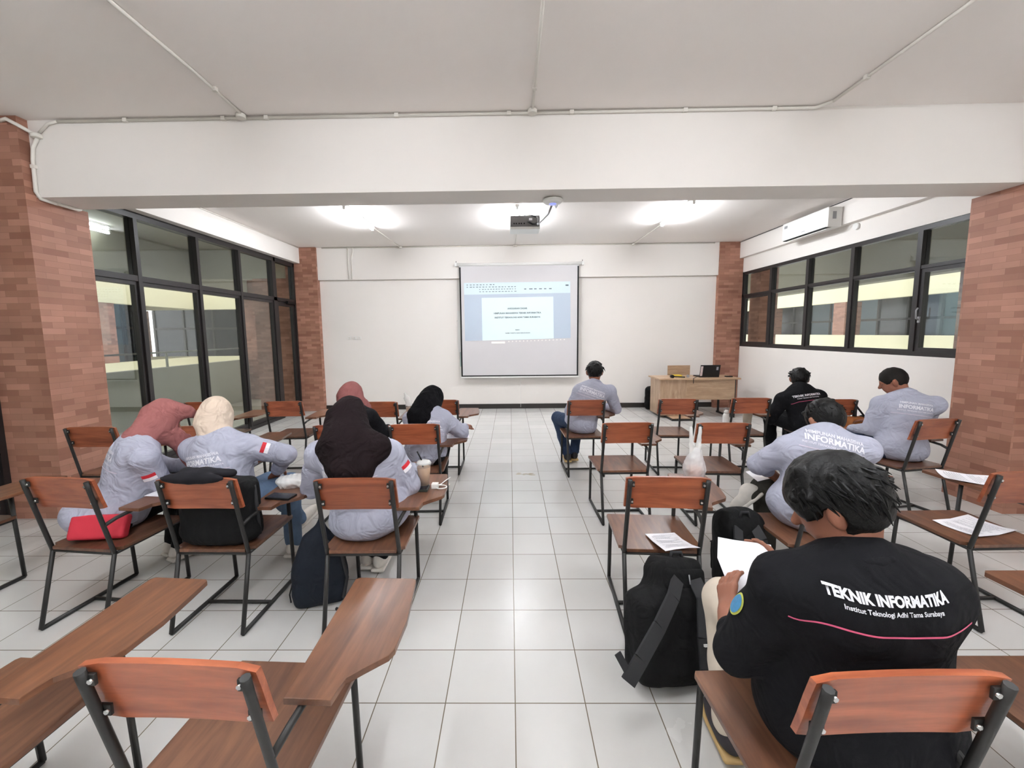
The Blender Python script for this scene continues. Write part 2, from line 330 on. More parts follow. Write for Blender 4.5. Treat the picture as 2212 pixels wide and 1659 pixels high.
def wing(name, axis, c, s, a0, a1, zu0, zu1, zl0, zl1, cols):
    """building across the void: two lit bands, recessed dark glazing between them, brick piers and thin columns"""
    b = MB(); g = MB(); q = MB(); p = MB(); l = MB()
    def put(mb, d0, d1, t0, t1, z0, z1):
        lo, hi = sorted((c+s*d0, c+s*d1))
        if axis == 'x': mb.box(lo, hi, t0, t1, z0, z1)
        else: mb.box(t0, t1, lo, hi, z0, z1)
    put(b, 0, .2, a0, a1, zu0, zu1); put(b, 0, .2, a0, a1, zl0, zl1)
    put(b, .2, 2.2, a0, a1, zu0+.3, zu0+.5); put(b, .2, 2.2, a0, a1, zl0-.3, zl0-.1)
    t = a0; k = 0
    while t < a1:
        put(g if cols[k % len(cols)] == 'd' else q, 1.9, 2.1, t+.03, min(t+.97, a1), zl0-.1, zu0+.3)
        put(l, 1.86, 1.92, t-.03, t+.03, zl0-.1, zu0+.3); t += 1.0; k += 1
    put(l, 1.86, 1.92, a0, a1, zu0-.55, zu0-.48)
    t = a0+.6
    while t < a1-.6: put(p, .02, .5, t, t+.45, zl1-.9, zu0); t += 3.6
    root = struct(b.build(name, M['cream'])); g.build('dark_window_band', M['darkglass'], root); q.build('blue_window_band', M['blueglass'], root)
    p.build('brick_pier', M['brick'], root); l.build('window_bar', M['alu'], root)
    return root
wing('building_wing', 'x', -9.05, -1, -4, 10.6, 2.36, 3.25, .2, 1.0, 'qqdddd')
wing('building_wing', 'y', 10.4, 1, -12, -4.9, 2.36, 3.25, .2, 1.0, 'dddddd')
wing('building_wing', 'x', 10.0, 1, -4, 30.0, 2.40, 2.86, .6, 1.42, 'qqqddqdd')
struct(BX('courtyard_floor', M['grey'], None, (-12, -6.75, -5.2, 14, -3.5, -3.4), (6.75, 13, -5.2, 14, -3.5, -3.4)))
# a fluorescent lamp in each corridor
M['tube'] = mat('fluorescent_tube', (1, 1, 1, 1), .3, emit=((.955, 1.0, 1.055, 1), TUBE*.97)); M['tubec'] = mat('corridor_fluorescent_tube', (1, 1, 1, 1), .3, emit=((.95, 1.0, 1.0, 1), 9)); M['tubef'] = mat('far_fluorescent_tube', (1, 1, 1, 1), .3, emit=((.955, 1.0, 1.055, 1), TUBE*1.36))
def tube_lamp(x, y, z, L, label, cat='ceiling lamp', grp='fluorescent ceiling lamps', g=1):
    t = thing('fluorescent_lamp', label, cat, (x, y, z), 0, grp)
    BX('lamp_housing', M['white'], t, -.028, .028, -L/2, L/2, -.03, 0, bev=.004)
    BX('end_cap', M['white'], t, -.017, .017, -L/2, -L/2+.03, -.07, -.03); BX('end_cap', M['white'], t, -.017, .017, L/2-.03, L/2, -.07, -.03)
    b = MB(); b.tube([(0, -L/2+.03, -.055), (0, L/2-.03, -.055)], .014, 8); b.build('tube', M['tubec' if x < -4 else ('tubef' if y > 3 else 'tube')], t)
    return t
tube_lamp(-2.24, 4.75, H, 1.2, 'lit white tube lamp on the far ceiling, left of the projector', grp=None)
tube_lamp(.11, 4.9, H, 1.2, 'lit white tube lamp on the far ceiling, behind the projector', grp=None)
tube_lamp(2.47, 4.75, H, 1.2, 'lit white tube lamp on the far ceiling, right of the projector', grp=None)
for x, n in ((-2.1, 'left'), (.18, 'middle'), (2.5, 'right')):
    tube_lamp(x, -.35, H, 1.2, 'tube lamp on the near ceiling above the camera, %s one' % n, grp=None)
    tube_lamp(x, -3.2, H, 1.2, 'tube lamp on the near ceiling at the back of the room, %s one' % n, grp=None)
tube_lamp(-6.3, 4.42, H-.02, 1.2, 'tube lamp on the corridor ceiling beyond the left glazing', grp=None)
# ================================================================ tablet-arm chairs
def chair_proto():
    t = thing('tablet_chair', 'chair', 'chair')
    r = .0115; W = .193
    def fr(name, pts, rr=r): return TB(name, M['steel'], t, pts, rr, 8)
    b = MB()
    for a in [(-.205, .10), (-.205, .12), (-.217, .14), (-.217, .508)]: pass
    b.prism([(-.180, .085), (.180, .085), (.180, .112), (.217, .125), (.217, .50), (.209, .512), (-.209, .512), (-.217, .50), (-.217, .125), (-.180, .112)], .420, .438, bev=.003)
    b.build('seat', M['seat'], t)
    # backrest: slightly bowed plank fixed in front of the posts
    b = MB(); n = 9; th = .018
    def P(u, v, d):
        x = -.207+.414*u; z = .675+.18*v; y = .060-.046*v + .006*math.cos((u-.5)*PI) + d
        return (x, y, z)
    gr = {}
    cor = .012
    for d in (0, th):
        for i in range(n+1):
            u = i/n
            for j in range(4):
                v = j/3
                x, y, z = P(u, v, d)
                if i in (0, n) and j in (0, 3): z += cor*(.6 if j == 0 else -.6)
                gr[(d, i, j)] = b.bm.verts.new((x, y, z))
    for i in range(n):
        for j in range(3):
            b.bm.faces.new((gr[(0, i, j)], gr[(0, i+1, j)], gr[(0, i+1, j+1)], gr[(0, i, j+1)]))
            b.bm.faces.new((gr[(th, i, j)], gr[(th, i, j+1)], gr[(th, i+1, j+1)], gr[(th, i+1, j)]))
        for j in (0, 3): b.bm.faces.new((gr[(0, i, j)], gr[(th, i, j)], gr[(th, i+1, j)], gr[(0, i+1, j)]))
    for j in range(3):
        for i in (0, n): b.bm.faces.new((gr[(0, i, j)], gr[(0, i, j+1)], gr[(th, i, j+1)], gr[(th, i, j)]))
    b.build('backrest', M['back'], t)
    for s, nm in ((-1, 'l'), (1, 'r')):
        fr('back_post', [(s*W, .096, .41), (s*W, .085, .46), (s*W*.985, .012, .80), (s*W*.985, .003, .845)])
        fr('leg', [(s*W, .096, .415), (s*W, 0, .012)])
        fr('leg', [(s*W, .50, .43 if s < 0 else .62), (s*W, .52, .012)])
        fr('runner', [(s*W, 0, .012), (s*W, .52, .012)])
        fr('seat_rail', [(s*W, .096, .41), (s*W, .50, .41)], .009)
        for v in (.25, .8):
            z = .675+.18*v; y = .046-.046*v
            q = BX('bracket', M['steel'], t, (min(s*.165, s*.195)), (max(s*.165, s*.195)), y, y+.008, z-.014, z+.014, bev=.002)
            q2 = MB(); q2.tube([(s*.172, y-.006, z), (s*.172, y+.004, z)], .006, 6); q2.build('bolt', M['bolt'], q)
    fr('cross_bar', [(-W, .265, .012), (W, .265, .012)], .0105)
    fr('seat_rail', [(-W, .096, .41), (W, .096, .41)], .009); fr('seat_rail', [(-W, .50, .41), (W, .50, .41)], .009)
    b = MB(); b.prism([(.163, .165), (.290, .165), (.298, .235), (.335, .268), (.392, .318), (.402, .345), (.402, .47), (.385, .60), (.372, .692), (.36, .702), (.150, .702), (.136, .69)], .620, .639, bev=.003)
    b.build('writing_tablet', M['tab'], t)
    fr('tablet_support', [(W, .058, .585), (W+.01, .12, .605), (W+.015, .20, .612), (W+.01, .47, .612)], .010)
    return t
CH = {  # key: x, y, turn, label
'L1': (-.778, -.799, -2.3, 'empty tablet chair nearest the camera, left of the aisle'),
'L0': (-1.607, -.789, -3.8, 'empty tablet chair in the bottom left corner, its back out of frame'),
'FR': (.831, -.83, 1.5, 'tablet chair nearest the camera on the right, carrying the man in the black jacket'),
'RR': (1.69, -.77, 0, 'tablet chair at the bottom right edge, only its dark seat showing'),
'B': (-1.629, .399, -.6, 'tablet chair under the woman in the beige headscarf, black bag against its back'),
'R': (-2.373, .417, -5.9, 'tablet chair at left with a red pouch on its seat'),
'P': (-3.46, .42, -3, 'tablet chair cut off by the left edge of the photo, near the left brick pillar'),
'W': (-.803, .38, .5, 'tablet chair under the woman in the long dark headscarf, beside the aisle'),
'A': (.776, .375, -3.6, 'empty tablet chair with a paper sheet sliding off its seat, right of the aisle'),
'MM': (1.694, .394, 0, 'tablet chair under the man bent forward in a light grey shirt, right side'),
'L': (2.625, .415, 1.1, 'empty tablet chair at right with paper sheets on both seat and tablet'),
'C': (.936, 1.639, 1.2, 'empty tablet chair by the aisle, behind the man alone in front'),
'H': (1.682, 1.603, -3.3, 'empty tablet chair on the right, seen behind the tall clear plastic carrier bag'),
'K': (3.442, 1.683, 9.8, 'tablet chair under the man in grey by the right brick pillar'),
'Q': (-.792, 1.641, 1.8, 'tablet chair under the woman in the black headscarf writing beside the aisle'),
'O': (-1.404, 1.628, 0, 'tablet chair under the woman in a mauve headscarf, hidden behind the dark headscarf'),
'N': (-2.53, 1.64, 0, 'empty tablet chair behind the beige headscarf, its tablet pointing at the glazing'),
'M': (-3.448, 1.634, .4, 'empty tablet chair between the left brick pillar and the mauve headscarf'),
'E': (.813, 2.776, 1.5, 'tablet chair under the man sitting alone in jeans in front of the screen'),
'G': (1.805, 2.808, -3, 'empty tablet chair in front of the teacher desk, left of the white bottle'),
'I': (2.603, 2.819, -2.3, 'empty tablet chair with a white bottle and cup on its seat'),
'J': (3.414, 2.678, 0, 'tablet chair under the far man in a black jacket near the right wall'),
'T': (-2.535, 2.871, 2.9, 'empty tablet chair in the far left group, before the glass door'),
'S': (-3.442, 2.868, 0, 'empty tablet chair nearest the left glazing, partly behind the beige headscarf'),
'U': (-1.444, 2.78, 0, 'empty tablet chair in the front row, just right of the far mauve headscarf'),
'V': (-.789, 2.872, 0, 'empty tablet chair in the front row, right of the black headscarf beside the aisle'),
}
proto = chair_proto(); chairs = {}
for i, (k, (x, y, a, lab)) in enumerate(CH.items()):
    o = proto if i == 0 else copy_tree(proto)
    o.location = (x, y, 0); o.rotation_euler = (0, 0, R(a)); o['label'] = lab; o['category'] = 'chair'; o['group'] = 'wooden tablet-arm chairs'; chairs[k] = o
for k, a in (('A', -9),):
    for ch in chairs[k].children:
        if ch.name.startswith('writing_tablet'):
            p = Vector((.29, .2, 0)); ch.matrix_local = Matrix.Translation(p) @ Matrix.Rotation(R(a), 4, 'Z') @ Matrix.Translation(-p)
def on(k, x, y, z=.639):
    X, Y, a, _ = CH[k]; a = R(a); return (X+x*math.cos(a)-y*math.sin(a), Y+x*math.sin(a)+y*math.cos(a), z)
# ================================================================ soft shapes: signed distance fields turned into one continuous mesh
class SDF:
    def __init__(s, vox=.012): s.v = vox; s.pr = []; s.cuts = []; s.wr = None
    def cone(s, a, b, ra, rb=None, k=.03):
        s.pr.append(('c', np.array(a, float), np.array(b, float), ra, ra if rb is None else rb, k)); return s
    def chain(s, pts, rs, k=.03):
        for i in range(len(pts)-1): s.cone(pts[i], pts[i+1], rs[i], rs[i+1], k)
        return s
    def ell(s, c, r, rot=None, k=.03):
        s.pr.append(('e', np.array(c, float), np.array(r, float), np.eye(3) if rot is None else np.array(rot, float), 0, k)); return s
    def rbox(s, c, h, rad, rot=None, k=.03):
        s.pr.append(('b', np.array(c, float), np.array(h, float), np.eye(3) if rot is None else np.array(rot, float), rad, k)); return s
    def sub(s, c, r, rot=None, k=.01):
        s.pr.append(('s', np.array(c, float), np.array(r, float), np.eye(3) if rot is None else np.array(rot, float), 0, k)); return s
    def cut(s, p, n):
        n = np.array(n, float); s.cuts.append((np.array(p, float), n/np.linalg.norm(n))); return s
    def wrinkle(s, amp, freq, seed=0): s.wr = (amp, freq, seed); return s
    def mesh(s, name):
        v = s.v; lo = np.full(3, 1e9); hi = -lo
        bb = []
        for p in s.pr:
            if p[0] == 'c': r = max(p[3], p[4]); a = np.minimum(p[1], p[2])-r; b = np.maximum(p[1], p[2])+r
            else:
                r = np.linalg.norm(p[2]) if p[0] == 'b' else p[2].max()
                if p[0] == 'b': e = np.abs(p[3].T) @ p[2] + .002 if True else r; a = p[1]-e-.03; b = p[1]+e+.03
                else: a = p[1]-r; b = p[1]+r
            m = p[5]+v*3; bb.append((a-m, b+m))
            if p[0] != 's': lo = np.minimum(lo, a-m); hi = np.maximum(hi, b+m)
        n = np.ceil((hi-lo)/v).astype(int)+2
        f = np.full(n, .5, np.float32); ax = [lo[i]+v*np.arange(n[i]) for i in range(3)]
        for p, (a, b) in zip(s.pr, bb):
            i0 = np.clip(np.floor((a-lo)/v).astype(int), 0, n-1); i1 = np.clip(np.ceil((b-lo)/v).astype(int)+1, 1, n)
            if np.any(i1 <= i0): continue
            X = ax[0][i0[0]:i1[0], None, None]; Y = ax[1][None, i0[1]:i1[1], None]; Z = ax[2][None, None, i0[2]:i1[2]]
            if p[0] == 'c':
                d = p[2]-p[1]; L2 = max(d@d, 1e-9); x = X-p[1][0]; y = Y-p[1][1]; z = Z-p[1][2]
                t = np.clip((x*d[0]+y*d[1]+z*d[2])/L2, 0, 1)
                D = np.sqrt((x-t*d[0])**2+(y-t*d[1])**2+(z-t*d[2])**2) - (p[3]+(p[4]-p[3])*t)
            else:
                x = X-p[1][0]; y = Y-p[1][1]; z = Z-p[1][2]; Rm = p[3]   # rows: local axes
                q = [Rm[i][0]*x+Rm[i][1]*y+Rm[i][2]*z for i in range(3)]
                if p[0] == 'b':
                    h = p[2]-p[4]; q = [np.abs(q[i])-h[i] for i in range(3)]
                    D = np.sqrt(sum(np.maximum(c, 0)**2 for c in q)) + np.minimum(np.maximum(np.maximum(q[0], q[1]), q[2]), 0) - p[4]
                else:
                    r = p[2]; k0 = np.sqrt(sum((q[i]/r[i])**2 for i in range(3))); k1 = np.sqrt(sum((q[i]/r[i]**2)**2 for i in range(3)))
                    D = k0*(k0-1)/np.maximum(k1, 1e-6)
            sl = (slice(i0[0], i1[0]), slice(i0[1], i1[1]), slice(i0[2], i1[2])); A = f[sl]; k = p[5]
            if p[0] == 's': f[sl] = np.maximum(A, -D)
            else:
                h = np.clip(.5+.5*(D-A)/k, 0, 1); f[sl] = D*(1-h)+A*h-k*h*(1-h)
        X = ax[0][:, None, None]; Y = ax[1][None, :, None]; Z = ax[2][None, None, :]
        if s.wr:
            am, fr, sd = s.wr; rg = np.random.RandomState(sd+5)
            tot = 0
            for i in range(4):
                d = rg.randn(3); d /= np.linalg.norm(d); d *= fr*(1+.5*i); e = rg.randn(3)*fr*.4
                tot = tot + np.abs(np.sin(X*d[0]+Y*d[1]+Z*d[2]+1.5*np.sin(X*e[0]+Y*e[1]+Z*e[2]+i)+rg.rand()*6))/(1+.4*i)
            f = f + am*(tot/2.6-.9)
        for p, nn in s.cuts: f = np.maximum(f, (X-p[0])*nn[0]+(Y-p[1])*nn[1]+(Z-p[2])*nn[2])
        return surface_nets(f, lo, v, name)
    def build(s, name, m, parent=None):
        me = s.mesh(name); me.materials.append(m); o = bpy.data.objects.new(name, me); C.objects.link(o)
        if parent: o.parent = parent
        return o
def surface_nets(f, lo, v, name):
    S = f < 0; nx, ny, nz = f.shape
    c = S[:-1, :-1, :-1].astype(np.int8)
    for dx in (0, 1):
        for dy in (0, 1):
            for dz in (0, 1):
                if dx+dy+dz: c = c + S[dx:nx-1+dx, dy:ny-1+dy, dz:nz-1+dz]
    I, J, K = np.nonzero((c > 0) & (c < 8)); idx = -np.ones(c.shape, np.int32); idx[I, J, K] = np.arange(len(I))
    P = np.zeros((len(I), 3)); W = np.zeros(len(I)); cr = [(dx, dy, dz) for dx in (0, 1) for dy in (0, 1) for dz in (0, 1)]
    for a in cr:
        for ax_ in range(3):
            if a[ax_]: continue
            b = list(a); b[ax_] = 1
            fa = f[I+a[0], J+a[1], K+a[2]]; fb = f[I+b[0], J+b[1], K+b[2]]; m = (fa < 0) != (fb < 0)
            t = np.where(m, fa/np.where(m, fa-fb, 1), 0)
            q = np.array(a, float)[None]*np.ones((len(I), 1)); q[:, ax_] += t
            P += q*m[:, None]; W += m
    P = (P/W[:, None] + np.stack([I, J, K], 1))*v + lo
    quads = []
    for ax_ in range(3):
        sl0 = [slice(None)]*3; sl1 = [slice(None)]*3; sl0[ax_] = slice(0, -1); sl1[ax_] = slice(1, None)
        A = S[tuple(sl0)]; B = S[tuple(sl1)]; g = np.stack(np.nonzero(A != B), 1)
        o1, o2 = [i for i in range(3) if i != ax_]
        g = g[(g[:, o1] > 0) & (g[:, o2] > 0) & (g[:, o1] < f.shape[o1]-1) & (g[:, o2] < f.shape[o2]-1)]
        fl = S[g[:, 0], g[:, 1], g[:, 2]]
        def at(a, b):
            h = g.copy(); h[:, o1] -= a; h[:, o2] -= b; return idx[h[:, 0], h[:, 1], h[:, 2]]
        q = np.stack([at(1, 1), at(0, 1), at(0, 0), at(1, 0)], 1)
        if ax_ == 1: fl = ~fl
        q[~fl] = q[~fl][:, ::-1]; quads.append(q)
    Q = np.concatenate(quads); Q = Q[(Q >= 0).all(1)]
    me = bpy.data.meshes.new(name); me.vertices.add(len(P)); me.vertices.foreach_set('co', P.astype(np.float32).ravel())
    me.loops.add(len(Q)*4); me.loops.foreach_set('vertex_index', Q.astype(np.int32).ravel())
    me.polygons.add(len(Q)); me.polygons.foreach_set('loop_start', np.arange(0, len(Q)*4, 4, dtype=np.int32))
    me.polygons.foreach_set('use_smooth', np.ones(len(Q), bool)); me.update(calc_edges=True); me.validate()
    return me
def rotm(x=0, y=0, z=0):
    """rows are the local axes in world space"""
    return np.array(Euler((R(x), R(y), R(z))).to_matrix().transposed())
def frame(fwd, upv=(0, 0, 1)):
    f = Vector(fwd).normalized(); r = f.cross(Vector(upv)).normalized(); u = r.cross(f); return np.array([r, f, u])
# ================================================================ front wall: screen, board, sockets
s = thing('projector_screen', 'white roll-down projector screen with black edges on the front wall', 'projector screen', (.185, 6.88, 0))
b = MB(); b.tube([(-1.27, 0, 2.962), (1.28, 0, 2.962)], .032, 12); b.box(-1.29, -1.25, -.035, .035, 2.925, 3.0, bev=.005); b.box(1.26, 1.30, -.035, .035, 2.925, 3.0, bev=.005)
b.build('screen_housing', M['white'], s)
M['screen'] = mat('screen_fabric', srgb(208, 205, 207), .85, var=(1, .01))
BX('screen_fabric', M['screen'], s, -1.205, 1.205, -.003, .003, .70, 2.94)
BX('screen_border', M['black'], s, (-1.205, -1.175, -.0045, .0045, .70, 2.91), (1.175, 1.205, -.0045, .0045, .70, 2.91), (-1.205, 1.205, -.0046, .0046, .695, .72))
BX('bottom_bar', M['white'], s, -1.22, 1.22, -.012, .012, .665, .695, bev=.004)
TB('pull_cord', M['white'], s, [(.02, 0, .665), (.02, .06, .3), (.02, .09, .03)], .003, 5)
TB('hanging_bracket', M['steel'], s, [(-1.27, .02, 2.98), (-1.27, .06, 3.05)], .006, 6); TB('hanging_bracket', M['steel'], s, [(1.28, .02, 2.98), (1.28, .06, 3.05)], .006, 6)
def flatmat(name, c, e): return mat(name, c, .8, emit=(c, e), var=(2, .0))
M['pw'] = flatmat('projected_white', (.64, .77, .80, 1), .046); M['pg'] = flatmat('projected_grey_blue', (.44, .51, .60, 1), .030)
M['pr'] = flatmat('projected_ribbon', (.58, .68, .73, 1), .04); M['pt'] = flatmat('projected_text', (.14, .18, .20, 1), .008); M['pi'] = flatmat('projected_icons', (.8, .78, .76, 1), .05)
def quad(name, m, par, pts, y):
    b = MB(); vs = [b.bm.verts.new((x, yy, z)) for x, z in pts for yy in (y,)]; v2 = [b.bm.verts.new((x, y+.0008, z)) for x, z in pts]
    n = len(vs); b.bm.faces.new(vs); b.bm.faces.new(v2[::-1])
    for i in range(n): b.bm.faces.new((vs[i], vs[(i+1) % n], v2[(i+1) % n], v2[i]))
    return b.build(name, m, par)
qa, qb, qc, qd = Vector((-1.115, 2.60)), Vector((1.03, 2.605)), Vector((1.045, 1.47)), Vector((-1.115, 1.43))
def pj(u, v): p = (qa*(1-u)+qb*u)*(1-v)+(qd*(1-u)+qc*u)*v; return (p.x, p.y)
def pq(name, m, par, u0, u1, v0, v1, y): return quad(name, m, par, [pj(u0, v0), pj(u1, v0), pj(u1, v1), pj(u0, v1)], y)
pic = pq('projected_desktop', M['pg'], s, 0, 1, 0, 1, -.0055)
pq('projected_toolbar', M['pr'], pic, 0, 1, 0, .2, -.0066)
pq('projected_page', M['pw'], pic, .165, .84, .26, 1, -.0066)
def ptext(txt, u, v, size, sx=1.0, m='pt', bold=.001):
    me = text_mesh(txt, size, bold=bold, font_squash=sx); x, z = pj(u, v)
    for w_ in me.vertices: w_.co = (x+w_.co.x, -.0078, z+w_.co.y + w_.co.x*.006)
    me.materials.append(M[m]); o = bpy.data.objects.new('projected_text', me); C.objects.link(o); o.parent = pic
ptext('ANGGARAN DASAR', .5, .455, .044, bold=.002); ptext('HIMPUNAN MAHASISWA TEKNIK INFORMATIKA', .5, .535, .044, 1.0, bold=.002)
ptext('INSTITUT TEKNOLOGI ADHI TAMA SURABAYA', .5, .61, .044, bold=.002)
ptext('BAB I', .5, .83, .038); ptext('NAMA WAKTU DAN KEDUDUKAN', .5, .885, .032)
b = MB(); rr = random.Random(3)
for v, u0, u1, n, hgt in ((.035, .02, .3, 9, .014), (.075, .02, .5, 16, .014), (.115, .14, .5, 14, .012), (.12, .56, .84, 6, .018), (.155, .14, .5, 12, .012), (.065, .95, .99, 1, .03)):
    for i in range(n):
        u = u0+(u1-u0)*(i+.15)/n; x0, z0 = pj(u, v); x1, _ = pj(u+(u1-u0)/n*rr.uniform(.35, .7), v); b.box(x0, x1, -.0078, -.007, z0-hgt/2, z0+hgt/2)
b.build('projected_icons', M['pt'], pic)
b = MB(); x0, z0 = pj(.25, 1.04); b.box(x0, x0+.28, -.0066, -.0055, z0-.02, z0+.02)
for i in range(16):
    x, z = pj(.41+.035*i, 1.03-.0004*i); b.box(x, x+.024, -.0066, -.0055, z-.012, z+.012)
b.build('projected_taskbar', M['pi'], pic)
wb = thing('whiteboard', 'white board mostly hidden behind the projector screen, its left edge showing', 'whiteboard', (0, 6.97, 0))
BX('board_panel', M['white'], wb, -1.09, 1.3, 0, .015, 1.2, 2.05); BX('board_edge', M['alu'], wb, -1.10, 1.31, .004, .02, 1.84, 1.846)
BX('lower_panel', mat('pale_green_panel', srgb(176, 196, 192), .5), wb, -1.055, 1.3, 0, .012, .9, 1.2)
for i, x in enumerate((-3.35, -3.24, -3.14)):
    t = thing('wall_socket', ('left', 'middle', 'right')[i]+' one of three small white sockets on the front wall', 'socket', (x, 6.995, 1.52), 0, 'sockets on the front wall')
    BX('face_plate', M['white'], t, -.033, .033, -.012, 0, -.033, .033, bev=.004); BX('rocker', M['conduit'], t, -.015, .015, -.018, -.012, -.018, .018, bev=.002)
# ================================================================ conduits
def conduit(label, runs, boxes=(), r=.011, clips=()):
    t = thing('cable_conduit', label, 'conduit')
    for p in runs: TB('pipe', M['conduit'], t, p, r, 8)
    for c in boxes: 
        b = MB(); b.lathe([(.036, -.028), (.036, .0), (.03, .006)], c, 14) ; b.build('junction_box', M['conduit'], t)
    for c in clips: BX('clip', M['conduit'], t, c[0]-.016, c[0]+.016, c[1]-.014, c[1]+.014, c[2]-.014, c[2]+.014)
    return t
yb = 1.885; zc = H-.014
conduit('painted conduit along the top of the cross beam with three ceiling branches', [
    [(-3.66, yb, zc-.005), (2.42, yb, zc-.005), (2.50, 1.80, zc)], [(-3.66, yb, zc-.005), (-3.74, yb, 3.31), (-3.82, yb, 3.24)],
    [(-2.12, 1.84, zc), (-2.09, 1.3, zc), (-2.08, .3, zc)], [(.186, 1.84, zc), (.183, .3, zc)], [(2.50, 1.80, zc), (2.50, .3, zc)]],
    [(-2.13, 1.84, zc), (.186, 1.85, zc)], clips=[(x, yb, zc-.005) for x in (-3.1, -2.3, -1.95, -.9, .0, .5, 1.4, 2.1)]+[(-2.095, 1.5, zc), (.185, 1.55, zc), (2.5, 1.5, zc)])
conduit('painted conduit looping down the left brick pillar at the beam end', [
    [(-4.05, 1.81, 3.30), (-3.98, 1.80, 3.31), (-3.91, 1.82, 3.27), (-3.84, yb, 3.22)],
    [(-3.84, yb, 3.20), (-3.885, yb, 3.13), (-3.90, yb, 3.03), (-3.905, yb-.002, 2.78), (-3.90, 1.91, 2.735), (-3.895, 1.98, 2.728), (-3.893, 2.2, 2.728), (-3.90, 2.23, 2.74)]],
    [(-3.835, yb-.01, 3.225)], r=.014, clips=[(-3.9, yb, 2.98), (-3.894, 2.03, 2.73)])
conduit('pair of painted pipes on the front wall above the sockets', [
    [(-3.27, 6.915, H-.01), (-3.27, 6.915, 2.71)], [(-3.17, 6.915, H-.01), (-3.17, 6.915, 3.25), (-3.20, 6.915, 3.15), (-3.21, 6.915, 2.71)], [(-3.8, 6.915, zc), (4.1, 6.915, zc)]], [(-2.2, 6.89, zc), (.11, 6.89, zc), (2.48, 6.89, zc)])
conduit('painted pipe on the far ceiling leading from the left lamp', [[(-2.24, 5.38, zc), (-2.21, 6.88, zc)]])
conduit('painted pipe on the far ceiling leading from the middle lamp', [[(.12, 5.5, zc), (.11, 6.88, zc)]])
conduit('painted pipe on the far ceiling leading from the right lamp', [[(2.5, 5.38, zc), (2.48, 6.88, zc)]])
conduit('thin painted pipe along the top of the left side beam', [[(-4.235, 2.26, zc), (-4.235, 6.85, zc)]], r=.007)
conduit('thin dark cable line along the top of the right side beam', [[(4.59, 2.3, zc), (4.59, 6.9, zc)]], r=.006).children[0].data.materials[0] = M['steel']
# ================================================================ projector, access point, air conditioner
t = thing('projector', 'ceiling projector with dark rear face hanging in front of the middle lamp', 'projector', (.215, 4.3, 3.11))
b = MB(); b.box(-.21, .21, .012, .30, -.095, .08, bev=.02); b.build('body', M['white'], t)
BX('rear_panel', mat('projector_grey', srgb(112, 110, 110), .5), t, -.20, .20, -.004, .014, -.062, .085, bev=.006)
BX('lower_lip', M['white'], t, -.205, .205, -.008, .02, -.098, -.064, bev=.006)
b = MB()
for x in (-.16, -.13, -.09, -.06, -.02): b.box(x, x+.018, -.008, -.003, -.03, -.012)
b.build('port', M['black'], t); BX('label', M['paper'], t, .055, .10, -.007, -.003, .02, .05)
TB('mount_pole', M['greyp'], t, [(.0, .14, .08), (.0, .14, .235)], .018, 10); BX('mount_arm', M['greyp'], t, -.05, .05, .09, .19, .08, .10); BX('ceiling_plate', M['white'], t, -.06, .06, .08, .20, .222, .234)
TB('cable', M['black'], t, [(.04, -.012, .0), (.06, -.05, -.02), (.10, -.06, -.045), (.14, -.04, -.04), (.16, -.01, -.02)], .011, 8)
TB('cable', M['black'], t, [(.0, .12, .15), (.04, .03, .10), (.10, -.01, .08), (.15, -.02, .06)], .008, 8)
t = thing('wifi_access_point', 'white round access point with a blue light under the cross beam', 'access point', (.375, 2.12, 2.742))
b = MB(); b.lathe([(.05, 0), (.085, -.012), (.088, -.024), (.07, -.042), (.03, -.048)], (0, 0, 0), 24); b.build('shell', M['white'], t)
b = MB(); b.lathe([(.03, -.0475), (.028, -.051), (.01, -.052)], (0, 0, 0), 18); b.build('status_light', mat('blue_led', srgb(120, 130, 255), .4, emit=(srgb(110, 120, 255), .35)), t)
TB('clip_bracket', M['white'], t, [(.02, .0, -.05), (.03, .02, -.075), (.045, .03, -.05)], .006, 6)
b = MB(); b.tube([(.0, .05, -.035), (.0, .4, -.02), (-.01, 1.2, .12), (.0, 1.9, .26), (.01, 2.12, .33)], .009, 8); b.tube([(.01, 2.12, .33), (.015, 2.13, .40), (-.0, 2.12, .42)], .008, 6)
t2 = tag(b.build('network_cable', M['greyp']), 'grey cable running from the round access point to the projector', 'cable'); t2.location = (.375, 2.12, 2.742)
t = thing('air_conditioner', 'white wall air conditioner high on the right wall', 'air conditioner', (4.60, 4.83, 3.135))
b = MB(); b.box(-.20, 0, -.49, .49, -.135, .135, bev=.03); b.build('case', M['white'], t)
BX('air_slot', M['black'], t, -.196, -.13, -.45, .45, -.139, -.128); BX('louvre', M['white'], t, -.19, -.12, -.45, .45, -.15, -.142, rot=rotm(0, 0, 0) is None and None or Matrix.Rotation(R(-18), 3, 'Y'))
BX('side_vent', M['greyp'], t, -.14, -.09, -.4925, -.488, -.03, .07); BX('maker_mark', M['greyp'], t, -.2025, -.199, -.04, .03, -.09, -.083); BX('rating_label', M['greyp'], t, -.2025, -.199, .36, .43, .05, .09)
t = thing('wall_socket', 'round white socket below the near end of the air conditioner', 'socket', (4.68, 4.18, 2.96))
b = MB(); b.tube([(0, 0, 0), (-.03, 0, 0)], .045, 18); b.build('face_plate', M['white'], t)
